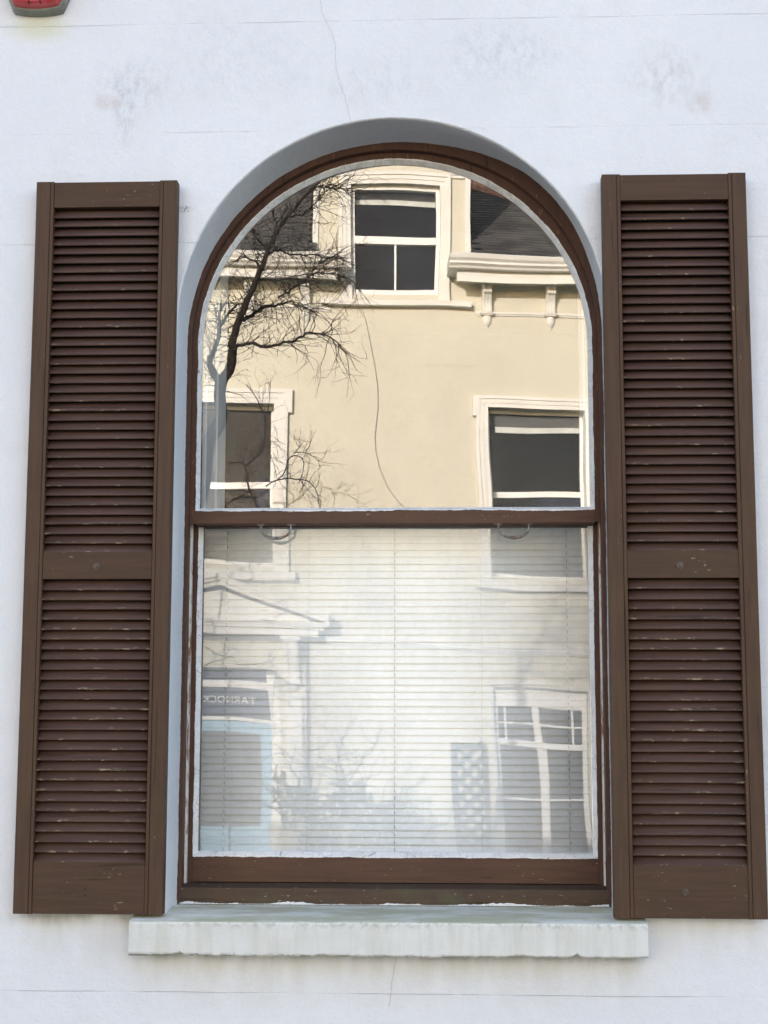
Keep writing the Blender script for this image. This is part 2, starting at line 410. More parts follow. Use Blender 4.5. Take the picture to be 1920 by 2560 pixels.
def sm(seed, x, amp, freq):
    f = freq / 6.0
    return amp * (1.3 * mnoise.noise(Vector((x * f, seed * 7.31, 0.5))) + 0.8 * mnoise.noise(Vector((x * f * 2.7, seed * 3.17, 9.5))) + 0.5 * mnoise.noise(Vector((x * f * 6.1, seed * 1.93, 4.5))))

ORIG = {}
def wthing(name, loc, label, cat, group=None):
    """a thing whose parts are modelled in world coordinates"""
    o = thing(name, loc, label, cat, group); ORIG[o.name] = Matrix.Translation(loc).inverted(); return o
def wpart(name, mb, mat, parent, smooth=False, bev=0.0):
    o = part(name, mb, mat, parent, smooth, bev)
    if parent.name in ORIG: o.matrix_parent_inverse = ORIG[parent.name]
    return o

# ------------------------------------------------------------------ arch helpers
ZC = 2.566
def arch_path(z0, seg=0.008, r=0.52):
    """(theta or None, x sign, z) stations from left foot over the arch to the right foot"""
    st = []; n = max(2, int((ZC - z0) / seg))
    for i in range(n): st.append(('L', z0 + (ZC - z0) * i / n))
    na = int(pi * r / seg)
    for i in range(na + 1): st.append(('A', pi - pi * i / na))
    for i in range(1, n + 1): st.append(('R', ZC - (ZC - z0) * i / n))
    return st
def arch_ring(st, rf, y, jit=0.0, seed=0.0, jf=60.0):
    out = []; s = 0.0
    for k, (t, v) in enumerate(st):
        j = sm(seed, k * 0.008, jit, jf) + J(jit * 0.35) if jit else 0.0
        if t == 'L': out.append((-(rf(pi) + j), y, v))
        elif t == 'R': out.append(((rf(0.0) + j), y, v))
        else:
            r = rf(v) + j; out.append((r * cos(v), y, ZC + r * sin(v)))
    return out
def bumpf(th, c=47, w=25): return exp(-((math.degrees(th) - c) / w) ** 2)
R_OUT = lambda th: 0.5355
R_REV = lambda th: 0.5360 + 0.030 * bumpf(th) - 0.002 * sin(th) ** 4
R_GRV = lambda th: 0.5265 - 0.010 * sin(th) ** 2 + 0.008 * bumpf(th)
R_PUT = lambda th: 0.5110 - 0.0125 * sin(th) ** 1.5
R_GLS = lambda th: 0.5025 - 0.0150 * sin(th) ** 1.5

FIT = 0.9923   # the joinery sits in a reveal that narrows slightly inwards
def fit(ring): return [(0.0011 + FIT * x, y, 0.0123 + FIT * z) for x, y, z in ring]

# ------------------------------------------------------------------ ground round both houses
def sheet(name, x0, x1, y0, y1, z, mat):
    o = link(name, MB().quad((x0, y0, z), (x1, y0, z), (x1, y1, z), (x0, y1, z)).mesh(name, fix=False), mat)
    return tag(o, kind='structure')
sheet('ground', -400, 400, -400, 400, -0.75, M['soil'])
tag(link('terrace', MB().box(-9, 9, -5.0, 0.25, -0.75, 0.0).mesh('terrace'), M['paving']), kind='structure')
tag(link('pavement', MB().box(-40, 40, -6.4, -5.0, -0.75, -0.62).mesh('pavement'), M['paving']), kind='structure')
sheet('road', -60, 60, -9.6, -6.4, -0.744, M['asphalt'])
tag(link('pavement', MB().box(-40, 40, -11.0, -9.6, -0.75, -0.62).mesh('pavement'), M['paving']), kind='structure')

# ------------------------------------------------------------------ white house front
house = wthing('white_house', (0, 0, 0), 'white stuccoed house front around the brown arched window', 'house')
TOP = 3.72
b = MB()
st = arch_path(1.06)
edge = arch_ring(st, lambda t: R_OUT(t) + 0.004, 0.0)
L = [p for p, s_ in zip(edge, st) if s_[0] == 'L']; A = [p for p, s_ in zip(edge, st) if s_[0] == 'A']; Rr = [p for p, s_ in zip(edge, st) if s_[0] == 'R']
for a, c in zip(L + [A[0]], (L + [A[0]])[1:]): b.quad((-6, 0, a[2]), a, c, (-6, 0, c[2]))
for a, c in zip([A[-1]] + Rr, Rr): b.quad(a, (6, 0, a[2]), (6, 0, c[2]), c)
b.poly([(-6, 0, A[0][2]), A[0], (A[0][0], 0, TOP), (-6, 0, TOP)]); b.poly([A[-1], (6, 0, A[-1][2]), (6, 0, TOP), (A[-1][0], 0, TOP)])
for a, c in zip(A, A[1:]): b.quad(a, c, (c[0], 0, TOP), (a[0], 0, TOP))
b.quad((-6, 0, -0.75), (6, 0, -0.75), (6, 0, L[0][2]), (-6, 0, L[0][2]))
b.quad((-6, 0, TOP), (6, 0, TOP), (6, 0.34, TOP), (-6, 0.34, TOP))
b.quad((-6, 0.34, -0.75), (-6, 0, -0.75), (-6, 0, TOP), (-6, 0.34, TOP)); b.quad((6, 0, -0.75), (6, 0.34, -0.75), (6, 0.34, TOP), (6, 0, TOP))
wpart('wall', b, M['stucco'], house)
b = MB()
e2 = [(x, 0.0, z) for x, y, z in edge]
b.loft([e2, arch_ring(st, lambda t: R_OUT(t) + 0.001, 0.0022, 0.001, 2.0, 30), arch_ring(st, R_OUT, 0.007, 0.0008, 3.0, 25),
        arch_ring(st, lambda t: 0.4 * R_OUT(t) + 0.6 * R_REV(t), 0.09, 0.001, 4.0, 18), fit(arch_ring(st, R_REV, 0.142, 0.0012, 5.0, 40)), fit(arch_ring(st, R_REV, 0.30, 0, 0))])
wpart('reveal', b, M['stucco'], house, True)
b = MB()
b.box(-6.05, 6.05, -0.05, 0.40, TOP + .002, TOP + 0.06)
wpart('coping', b, M['stucco'], house)
# the dim room behind
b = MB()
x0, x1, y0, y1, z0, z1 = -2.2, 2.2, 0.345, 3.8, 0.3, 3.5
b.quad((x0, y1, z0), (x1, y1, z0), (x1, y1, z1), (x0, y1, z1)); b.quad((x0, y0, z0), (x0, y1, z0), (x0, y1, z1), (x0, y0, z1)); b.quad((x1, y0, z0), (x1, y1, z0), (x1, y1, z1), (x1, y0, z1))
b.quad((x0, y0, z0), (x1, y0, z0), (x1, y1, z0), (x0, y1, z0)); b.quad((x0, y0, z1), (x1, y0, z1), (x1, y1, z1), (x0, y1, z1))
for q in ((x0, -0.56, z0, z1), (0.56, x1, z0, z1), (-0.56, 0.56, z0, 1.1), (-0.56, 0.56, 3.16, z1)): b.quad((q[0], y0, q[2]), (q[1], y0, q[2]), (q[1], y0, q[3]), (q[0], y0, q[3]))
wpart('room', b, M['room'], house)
b = MB(); b.quad((-6, 0.36, TOP), (6, 0.36, TOP), (6, 7, TOP), (-6, 7, TOP)); b.quad((-6, 7, -.75), (6, 7, -.75), (6, 7, TOP), (-6, 7, TOP))
b.quad((-6, .34, -.75), (-6, 7, -.75), (-6, 7, TOP), (-6, .34, TOP)); b.quad((6, .34, -.75), (6, 7, -.75), (6, 7, TOP), (6, .34, TOP))
wpart('rear_walls', b, M['stucco'], house)
# hairline cracks
def ribbon(pts, y, w):
    b = MB(); P = []
    for (a, c) in zip(pts, pts[1:]):
        n = max(2, int(hypot(c[0] - a[0], c[1] - a[1]) / 0.006))
        P += [(a[0] + (c[0] - a[0]) * i / n + J(0.0007), a[1] + (c[1] - a[1]) * i / n) for i in range(n)]
    P.append(pts[-1])
    rings = []
    for i, p in enumerate(P):
        ww = w * (0.55 + 0.45 * abs(sin(i * 1.3 + p[0] * 50)))
        rings.append([(p[0] - ww, y + .0004, p[1]), (p[0], y - 0.0003, p[1]), (p[0] + ww, y + .0004, p[1])])
    return b.loft(rings)
wpart('crack', ribbon([(-0.1829, 3.422), (-0.1781, 3.3897), (-0.1626, 3.354), (-0.151, 3.3313), (-0.1439, 3.2992), (-0.143, 3.2768), (-0.1405, 3.2369), (-0.1311, 3.1969), (-0.1234, 3.1778), (-0.1157, 3.1523), (-0.1095, 3.1253), (-0.1033, 3.096)], -0.0004, 0.00055), M['crack'], house)
wpart('crack', ribbon([(0.0139, 1.0438), (0.008, 1.0108), (0.0026, 0.9756), (-0.002, 0.93)], -0.0004, 0.0007), M['crack'], house)
# stone sill
b = MB(); rings = []
xs = [-0.607 + 1.2015 * i / 240 for i in range(241)]
chips = [(-0.490, 0.016, 0.007), (-0.447, 0.012, 0.003), (-0.151, 0.02, 0.003), (0.300, 0.02, 0.004), (0.430, 0.010, 0.007), (0.11, 0.03, -0.002)]
for x in xs:
    zb = 1.0505 + 0.004 * (x + 0.607) / 1.2 + sm(2, x, 0.0004, 20) + J(0.0002)
    for cx, w, h in chips: zb += h * exp(-((x - cx) / w) ** 2) * (1 + 0.3 * sin(x * 900))
    zt = 1.1295 + 0.003 * (x + 0.607) / 1.2 + sm(5, x, 0.0006, 40) + J(0.0002); yf = -0.070 + sm(8, x, 0.0012, 12)
    ins = abs(x) < 0.5352; yb = 0.142 if ins else -0.0015
    rings.append([(x, -0.0015, zb), (x, yf + 0.004, zb), (x, yf, zb + 0.004), (x, yf, zt - 0.006), (x, yf + 0.002, zt - 0.002), (x, yf + 0.008, zt),
                  (x, -0.002, 1.1375), (x, yb, 1.1435 if ins else 1.1376)])
b.loft(rings)
for r in (rings[0], rings[-1]): b.poly(r)
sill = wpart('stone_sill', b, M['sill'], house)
wpart('crack', ribbon([(0.0766, 1.137), (0.0699, 1.1262), (0.0667, 1.1088), (0.0676, 1.0828), (0.064, 1.0577)], -0.0712, 0.0008), M['crack'], house)
# ------------------------------------------------------------------ sash window
win = wthing('sash_window', (0, 0.2, 1.15), 'tall arched brown sash window with white putty reflecting a cream house', 'window')
st = arch_path(1.150)
b = MB()
b.loft([arch_ring(st, lambda t: R_REV(t) + 0.006, 0.1655, 0, 0), arch_ring(st, lambda t: R_GRV(t) + 0.0015, 0.1645, 0.0006, 7, 50), arch_ring(st, R_GRV, 0.1660, 0.0005, 7, 50),
        arch_ring(st, R_GRV, 0.20, 0, 0)])
wpart('outer_frame', b, M['fr_z'], win)
b = MB(); rings = []
for x in [-0.537 + 1.074 * i / 160 for i in range(161)]:
    zb = 1.1405 + sm(4, x, 0.0016, 60) + J(0.0007)
    rings.append([(x, 0.1685, zb), (x, 0.1668, 1.150), (x, 0.1665, 1.1765), (x, 0.169, 1.1805), (x, 0.236, 1.187)])
wpart('wooden_sill', b.loft(rings), M['fr_s'], win)
b = MB(); rings = []   # old paint crust left along the bottom of the wooden sill
for i in range(230):
    x = -0.53 + 1.06 * i / 229; h = max(0.0001, 0.0014 + sm(11, x, 0.0040, 48) + J(0.0010))
    rings.append([(x, 0.1655, 1.1415), (x, 0.1650, 1.1425 + h * 0.6), (x, 0.1664, 1.1425 + h)])
wpart('paint_crust', b.loft(rings), M['putty'], win)
for sx in (-1, 1):
    b = MB(); rings = []
    for i in range(90):
        z = 1.186 + (2.10 - 1.186) * i / 89
        xi = 0.5235 if sx < 0 else 0.5240
        rings.append([(sx * 0.5425, 0.218, z), (sx * (0.532 + J(.0005)), 0.2165, z), (sx * (xi + J(.0006)), 0.2185, z), (sx * xi, 0.231, z)])
    wpart('parting_bead', b.loft(rings), M['bead'] if True else None, win)
# upper sash
stu = arch_path(2.095)
b = MB()
b.loft([arch_ring(stu, lambda t: R_GRV(t) + 0.012, 0.1865, 0, 0), arch_ring(stu, lambda t: R_PUT(t) + 0.001, 0.1865, 0.0007, 9, 70), arch_ring(stu, R_PUT, 0.1875, 0.0007, 9, 70),
        arch_ring(stu, lambda t: R_PUT(t), 0.200, 0, 0), arch_ring(stu, lambda t: R_GLS(t) + .001, 0.2015, 0, 0), arch_ring(stu, lambda t: R_GLS(t) + .001, 0.226, 0, 0), arch_ring(stu, lambda t: R_GRV(t) + 0.012, 0.226, 0, 0)])
upper = wpart('upper_sash', b, M['fr_z'], win)
ORIG[upper.name] = Matrix.Identity(4)
def spart(name, mb, mat, parent, smooth=False, bev=0.0):
    o = part(name, mb, mat, parent, smooth, bev); o.matrix_parent_inverse = ORIG['sash_window'] @ Matrix.Translation((0, 0, 0)); 
    o.matrix_parent_inverse = Matrix.Identity(4); return o
b = MB(); rings = []
for i in range(200):
    x = -0.512 + 1.024 * i / 199; zt = 2.1275 + sm(3, x, 0.0007, 40)
    zb = 2.0925 + sm(6, x, 0.0005, 25)
    rings.append([(x, 0.2268, zb), (x, 0.1868, zb), (x, 0.1852, zb + 0.002), (x, 0.1850, zt - 0.002), (x, 0.1866, zt), (x, 0.2268, zt)])
b.loft(rings)
b.poly(rings[0]); b.poly(rings[-1])
spart('meeting_rail', b, M['fr_x'], upper)
# putty of the upper sash
b = MB(); stu = arch_path(2.1275)
b.loft([arch_ring(stu, lambda t: R_PUT(t) + 0.002, 0.1862, 0.0013, 13, 95), arch_ring(stu, lambda t: R_PUT(t) - 0.0005, 0.1861, 0.0012, 15, 95), arch_ring(stu, lambda t: R_GLS(t) + 0.0008, 0.1980, 0.0005, 17, 40), arch_ring(stu, R_GLS, 0.1998, 0.0004, 17, 40)])
rings = []
for i in range(200):
    x = -0.509 + 1.018 * i / 199; d = 0.0028 * max(0, sin(x * 17 + 1)) if 0 < x < 0.2 else 0
    rings.append([(x, 0.1847, 2.1262 + sm(21, x, 0.0016, 70) + J(.0006) + d), (x, 0.1850, 2.1290 + J(.0004)), (x, 0.1985, 2.1355 + sm(19, x, 0.0008, 40)), (x, 0.1998, 2.1362)])
b.loft(rings)
spart('putty', b, M['putty'], upper)
def glass_grid(x0, x1, z0, z1, y0, a, zc, tx, keep, amp, seed):
    nx, nz = 64, max(8, int(64 * (z1 - z0) / (x1 - x0))); b = MB(); idx = {}
    def P(i, j):
        x = x0 + (x1 - x0) * i / nx; z = z0 + (z1 - z0) * j / nz
        y = y0 + a * x * (z - zc) + tx * x
        y += amp * (sin(11 * x + 7 * z + seed) + 0.8 * sin(-17 * x + 13 * z + 2.1 * seed) + 0.55 * sin(29 * z + 5 * x + seed * 3) + 0.35 * sin(33 * x - 9 * z + seed))
        return (x, y, z)
    for i in range(nx):
        for j in range(nz):
            c = [(i, j), (i + 1, j), (i + 1, j + 1), (i, j + 1)]; pts = [P(*q) for q in c]
            if not any(keep(p[0], p[2]) for p in pts): continue
            f = []
            for q, p in zip(c, pts):
                if q not in idx: idx[q] = len(b.v); b.v.append(p)
                f.append(idx[q])
            b.f.append(tuple(f))
    return b
b = glass_grid(-0.516, 0.516, 2.124, 3.080, 0.2005, 0.001544, 2.58, 0.0, lambda x, z: (z < ZC and abs(x) < 0.509) or hypot(x, z - ZC) < 0.509, 2.8e-5, 0.7)
spart('glass', b, M['glass_u'], upper, True)
# screw head and two bow handles under the meeting rail
b = MB(); b.tube([(0.0206, 0.1852, 2.1122), (0.0206, 0.1838, 2.1122)], 0.0045, n=12); b.tube([(0.0206, 0.1838, 2.1122), (0.0206, 0.1832, 2.1122)], 0.0028, n=10)
spart('screw', b, M['fr_x'], upper)
for cx, w in ((-0.3031, 0.0388), (0.3062, 0.0390)):
    b = MB(); pts = []
    for i in range(29):
        t = pi * i / 28
        pts.append((cx - w * cos(t) * (1 if abs(cos(t)) < .97 else 1), 0.190 - 0.003 * sin(t), 2.0935 - 0.0375 * (sin(t) ** 0.62)))
    P = [Vector(p) for p in pts]; rings = []
    for i, p in enumerate(P):
        t = (P[min(i + 1, 28)] - P[max(i - 1, 0)]).normalized(); a = t.cross(Vector((0, 1, 0))).normalized(); r = 0.0029 + 0.0017 * exp(-((i - 14) / 4.5) ** 2)
        rings.append([tuple(p + a * (r * cos(2 * pi * k / 8)) + Vector((0, 1, 0)) * (1.5 * r * sin(2 * pi * k / 8))) for k in range(8)])
    b.loft(rings, True, False, True)
    for s in (-1, 1): b.box(cx + s * w - 0.010, cx + s * w + 0.010, 0.1875, 0.206, 2.0905, 2.0928)
    spart('sash_handle', b, M['handle'], upper, True)
# lower sash
b = MB()
for s in (-1, 1):
    rings = []
    for i in range(110):
        z = 1.1875 + (2.13 - 1.1875) * i / 109
        rings.append([(s * 0.545, 0.272, z), (s * 0.545, 0.2335, z), (s * (0.5102 + sm(31 * s, z, 0.0007, 60)), 0.2335, z), (s * 0.5095, 0.2345, z), (s * 0.500, 0.2480, z), (s * 0.500, 0.272, z)])
    b.loft(rings)
lower = wpart('lower_sash', b, M['fr_z'], win)
b = MB(); rings = []
for i in range(180):
    x = -0.510 + 1.02 * i / 179
    rings.append([(x, 0.2725, 1.189), (x, 0.2320, 1.189), (x, 0.2318, 1.2515 + sm(41, x, 0.0008, 45)), (x, 0.2325, 1.2530 + sm(41, x, 0.0008, 45)), (x, 0.2725, 1.254)])
spart('bottom_rail', b.loft(rings), M['fr_x'], lower)
b = MB(); b.box(-0.509, 0.509, 0.2280, 0.268, 2.091, 2.128); spart('top_rail', b, M['fr_x'], lower)
b = MB(); rings = []
for i in range(190):
    x = -0.5105 + 1.021 * i / 189
    rings.append([(x, 0.2312, 1.2500 + sm(51, x, 0.0017, 75) + J(.0006)), (x, 0.2314, 1.2545 + J(.0003)), (x, 0.2392, 1.2632 + sm(53, x, 0.0006, 40)), (x, 0.2404, 1.2638)])
b.loft(rings)
for s in (-1, 1):
    rings = []
    for i in range(120):
        z = 1.2515 + (2.0915 - 1.2515) * i / 119
        rings.append([(s * (0.5112 + sm(61 + s, z, 0.0011, 80) + J(.0004)), 0.2328, z), (s * 0.5092, 0.2328, z), (s * (0.4992 + sm(63 + s, z, 0.0007, 40)), 0.2392, z), (s * 0.4985, 0.2404, z)])
    b.loft(rings)
spart('putty', b, M['putty'], lower)
b = glass_grid(-0.506, 0.506, 1.255, 2.10, 0.2410, 0.00706, 1.67, -0.003675, lambda x, z: True, 3.4e-5, 2.9)
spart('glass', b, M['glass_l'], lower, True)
win.scale = (FIT, 1, FIT); win.location = (0.0011, 0.2 - 0.030, 0.0123 + FIT * 1.15)
# splayed white linings inside the opening
for s in (-1, 1):
    xo, xi = 0.536, (0.486 if s < 0 else 0.506)
    b = MB(); b.prism([(s * xo, 0.300), (s * (xo - .006), 0.300), (s * xi, 0.50), (s * xi, 0.515), (s * xo, 0.515)], 'z', 1.2, 2.98)
    for k in (0.36, 0.44):
        t = (k - 0.3) / 0.2; x = (xo - .006) * (1 - t) + xi * t
        b.box(min(s * (x - .004), s * (x + .01)), max(s * (x - .004), s * (x + .01)), k - .006, k + .006, 1.25, 2.93)
    wpart('inner_lining', b, M['lining'], win)

# ------------------------------------------------------------------ venetian blind behind the lower pane
blind = wthing('venetian_blind', (0, 0.280, 2.1), 'white venetian blind drawn down behind the lower window pane', 'blind')
N = 45; pitch = (2.092 - 1.262) / N
prof = []
for k in range(7):
    t = k / 6 - 0.5
    u = t * 0.0255; h = 0.0016 * (1 - (2 * t) ** 2)
    prof.append((u, h))
prof2 = prof + [(u, h - 0.0003) for u, h in reversed(prof)]
ang = radians(73)
def rp(u, h):   # u runs from the inner top edge to the outer bottom edge, h faces outward and up
    return (-u * cos(ang) - h * sin(ang), -u * sin(ang) + h * cos(ang))
b = MB(); b.prism([rp(u, h) for u, h in prof2], 'x', -0.512, 0.512)
slat_mesh = b.mesh('slat', True); slat_mesh.materials.append(M['blind'])
for i in range(N):
    o = link('slat', slat_mesh, None, blind); o.location = (J(.002), J(0.0008), 1.262 + (i + 0.5) * pitch - 2.1 + J(.0005)); o.rotation_euler = (radians(J(3.0)), radians(J(0.12)), radians(J(.1)))
b = MB(); b.box(-0.514, 0.514, 0.265, 0.293, 2.094, 2.122); wpart('headrail', b, M['blind'], blind, bev=.001)
b = MB(); b.box(-0.512, 0.512, 0.270, 0.290, 1.250, 1.2625); wpart('bottom_rail', b, M['blind'], blind, bev=.001)
for k, x in enumerate((-0.440, -0.2254, -0.001, 0.2235, 0.4445)):
    lift = k % 2 == 0
    b = MB(); b.tube([(x, 0.2695, 1.252), (x, 0.2695, 2.095)], 0.0007 if lift else 0.00045, n=5); o = wpart('ladder_cord', b, M['cord'], blind)
    if lift:
        b = MB()
        for i in range(N):
            z = 1.262 + (i + 0.12) * pitch; b.tube([(x + .0012, 0.2710, z), (x + J(.0012), 0.2698, z + pitch * 0.42)], (0.0010 if k != 2 else 0.0007), n=4)
        wpart('lift_cord', b, M['lift'], blind)

# ------------------------------------------------------------------ louvred shutters
def louvre_mesh(half):
    prof = []
    w, th = 0.0345, 0.0060
    for k in range(9):
        a = pi * k / 8; prof.append((w / 2 - th / 2 + th / 2 * sin(a), th / 2 * cos(a)))
    for k in range(9):
        a = pi + pi * k / 8; prof.append((-w / 2 + th / 2 + th / 2 * sin(a), th / 2 * cos(a)))
    an = radians(43)
    P = [(-u * cos(an) - h * sin(an), -u * sin(an) + h * cos(an)) for u, h in prof]
    b = MB(); b.prism(P, 'x', -half, half); return b.mesh('louvre', True)
def shutter(x0, x1, inner_right, label, holes):
    t = wthing('louvred_shutter', ((x0 + x1) / 2, -0.03, 1.14), label, 'shutter', 'brown louvred shutters either side of the window')
    ls, rs = 0.0445, 0.0430
    a0, a1 = x0 + ls, x1 - rs; y0, y1 = -0.0465, -0.012; zb, zt = 1.1405, 2.9295
    for lo, hi, g in ((x0, a0, a0 - 0.0085), (a1, x1, a1 + 0.0085)):
        pr = [(lo + .0012, y0), (g - .0013, y0), (g, y0 + .0022), (g + .0013, y0), (hi - .0012, y0), (hi, y0 + .0012), (hi, y1), (lo, y1), (lo, y0 + .0012)]
        b = MB(); n = 60; rings = []
        for i in range(n + 1):
            z = zb + (zt + .0012 - zb) * i / n; d = sm(lo * 90, z, 0.0005, 9)
            rings.append([(px + (d if px in (lo, hi) else 0), py, z) for px, py in pr])
        b.loft(rings, True, False, True); wpart('stile', b, M['sh_z'], t)
    yr = y0 + 0.0020
    for nm, r0, r1 in (('top_rail', 2.8640, zt), ('middle_rail', 1.9310, 1.9975), ('bottom_rail', zb + .0004, 1.2605)):
        b = MB(); b.box(a0 + .0003, a1 - .0003, yr, y1, r0, r1); wpart(nm, b, M['sh_x'], t, bev=0.0012)
    cx = (a0 + a1) / 2; lm = louvre_mesh((a1 - a0) / 2 + .002); lm.materials.append(M['sh_l'])
    base = ORIG[t.name]
    for z0, z1, n in ((1.9975, 2.8640, 37), (1.2605, 1.9310, 28)):
        p = (z1 - z0) / n
        for i in range(n):
            o = link('louvre', lm, None, t); o.matrix_parent_inverse = base
            o.location = (cx, -0.0288 + J(.0006), z0 + (i + 0.42) * p + J(.0006)); o.rotation_euler = (radians(J(1.5)), radians(J(.12)), 0)
    b = MB(); b.box(a0 - .002, a1 + .002, -0.0145, -0.0125, 1.25, 2.87)   # near-black sheet added as the shade between the louvres
    wpart('gap_shade', b, M['hole'], t)
    def bolt(x, z, s=1.0):
        b = MB(); b.tube([(x, yr + .0004, z), (x, yr - .0022 * s, z)], 0.0088 * s, n=20); b.tube([(x, yr - .0022 * s, z), (x, yr - .0028 * s, z)], 0.0072 * s, 0.0068 * s, n=20)
        b.tube([(x + .0003, yr - .002, z), (x + .0003, yr - .0075 * s, z)], 0.0046 * s, 0.0042 * s, n=6); wpart('bolt', b, M['iron'], t)
    bolt(cx - .001 if inner_right else cx - 0.006, 1.9610)
    if holes:
        for z, r in ((1.1985, .0022), (1.1835, .0027)):
            b = MB(); b.tube([(-0.7180, yr - .0004, z), (-0.7180, yr + .0005, z)], r, n=10); wpart('screw_hole', b, M['hole'], t)
    else: bolt(0.6855, 1.2010, 0.9)
    return t
shutter(-0.8884, -0.5338, True, 'brown louvred shutter with two empty screw holes in its bottom rail, beside the alarm box', True)
shutter(0.5215, 0.8738, False, 'brown louvred shutter with a bolt in its bottom rail as well as its middle', False)

# ------------------------------------------------------------------ alarm box
al = wthing('alarm_box', (-0.91, 0, 3.5), 'faded red alarm box with grimy grey back plate high on the white wall', 'alarm')
def outline(k, dz, inset):
    cx = -0.909; pts = []
    bw, mw = 0.063 - inset, 0.083 - inset
    for i in range(11):
        t = i / 10 * 2 - 1; pts.append((cx + bw * t, 3.3650 + inset + dz + 0.0075 * t * t))
    pts += [(cx + mw * 0.97, 3.415 + dz), (cx + mw * 1.15, 3.50), (cx + mw * 1.05, 3.60), (cx + bw, 3.645 - inset), (cx - bw, 3.645 - inset), (cx - mw * 1.05, 3.60), (cx - mw * 1.15, 3.50), (cx - mw * 0.97, 3.415 + dz)]
    return pts
def plate(y, inset, dz=0.0):
    dz += 0.024; return [(x, y, z) for x, z in outline(0, dz, inset)]
b = MB(); b.loft([plate(0.0005, 0.0), plate(-0.020, 0.0), plate(-0.028, 0.003), plate(-0.030, 0.006)], True, False, True); wpart('back_plate', b, M['greyp'], al, True)
b = MB(); b.loft([plate(-0.0300, 0.006, .003), plate(-0.050, 0.008, .004), plate(-0.058, 0.011, .006), plate(-0.0595, 0.018, .010)], True, False, True); o = wpart('red_cover', b, M['red'], al)
b = MB()
for dx in (-0.013, 0.016):
    b.box(-0.909 + dx - .0012, -0.909 + dx + .0012, -0.0588, -0.0500, 3.4015, 3.4090)
wpart('cover_seam', b, M['hole'], al)

# ------------------------------------------------------------------ the cream house across the street (seen in the panes)
PSI = 0.08167
ch = thing('cream_house', (0, -13.0, 0), 'sunlit cream house with white trim reflected in the window panes', 'house', rz=-PSI)
GZ = -0.75
def cp(name, b, mat, parent=ch, smooth=False, bev=0.0): return part(name, b, mat, parent, smooth, bev)
holes = [(0.58, 1.65, 3.21, 5.07), (-2.92, -1.85, 3.21, 5.09), (-0.97, 0.03, 6.385, 7.675), (0.50, 1.54, -0.35, 1.985), (-3.02, -1.88, GZ, 2.075)]
def wall_holes(u0, u1, z0, z1, hs, d=0.0):
    b = MB(); us = sorted({u0, u1, *[h[0] for h in hs], *[h[1] for h in hs]}); zs = sorted({z0, z1, *[h[2] for h in hs], *[h[3] for h in hs]})
    us = [u for u in us if u0 <= u <= u1]; zs = [z for z in zs if z0 <= z <= z1]
    for a, c in zip(us, us[1:]):
        for e, f in zip(zs, zs[1:]):
            m_, n_ = (a + c) / 2, (e + f) / 2
            if any(h[0] < m_ < h[1] and h[2] < n_ < h[3] for h in hs): continue
            b.quad((a, d, e), (c, d, e), (c, d, f), (a, d, f))
    return b
b = wall_holes(-8, 7, GZ, 6.72, holes)
for u0, u1, z0, z1 in holes:
    dd = -0.9 if u1 == -1.88 else -0.26
    for q in (((u0, 0, z0), (u0, dd, z0), (u0, dd, z1), (u0, 0, z1)), ((u1, 0, z0), (u1, dd, z0), (u1, dd, z1), (u1, 0, z1)), ((u0, 0, z1), (u1, 0, z1), (u1, dd, z1), (u0, dd, z1)), ((u0, 0, z0), (u1, 0, z0), (u1, dd, z0), (u0, dd, z0))): b.quad(*q)
d2 = wall_holes(-1.40, 0.40, 6.72, 8.7, [holes[2]])
n = len(b.v); b.v += d2.v; b.f += [tuple(i + n for i in f) for f in d2.f]
for u in (-1.40, 0.40): b.quad((u, 0, 6.5), (u, -5, 6.5), (u, -5, 8.7), (u, 0, 8.7))
b.quad((-8, 0, GZ), (-8, -9, GZ), (-8, -9, 6.7), (-8, 0, 6.7)); b.quad((7, 0, GZ), (7, -9, GZ), (7, -9, 6.7), (7, 0, 6.7))
cp('wall', b, M['facade'])
b = MB()
for u0, u1, z0, z1 in holes:
    if u1 == -1.88: continue
    a, c, e, f = u0 - .4, u1 + .4, z0 - .4, z1 + .3
    b.quad((a, -2, e), (c, -2, e), (c, -2, f), (a, -2, f)); b.quad((a, -.262, e), (a, -2, e), (a, -2, f), (a, -.262, f)); b.quad((c, -.262, e), (c, -2, e), (c, -2, f), (c, -.262, f))
    b.quad((a, -.262, f), (c, -.262, f), (c, -2, f), (a, -2, f)); b.quad((a, -.262, e), (c, -.262, e), (c, -2, e), (a, -2, e))
    for q in ((a, u0, e, f), (u1, c, e, f), (u0, u1, e, z0), (u0, u1, z1, f)): b.quad((q[0], -.262, q[2]), (q[1], -.262, q[2]), (q[1], -.262, q[3]), (q[0], -.262, q[3]))
cp('room', b, M['dark'])
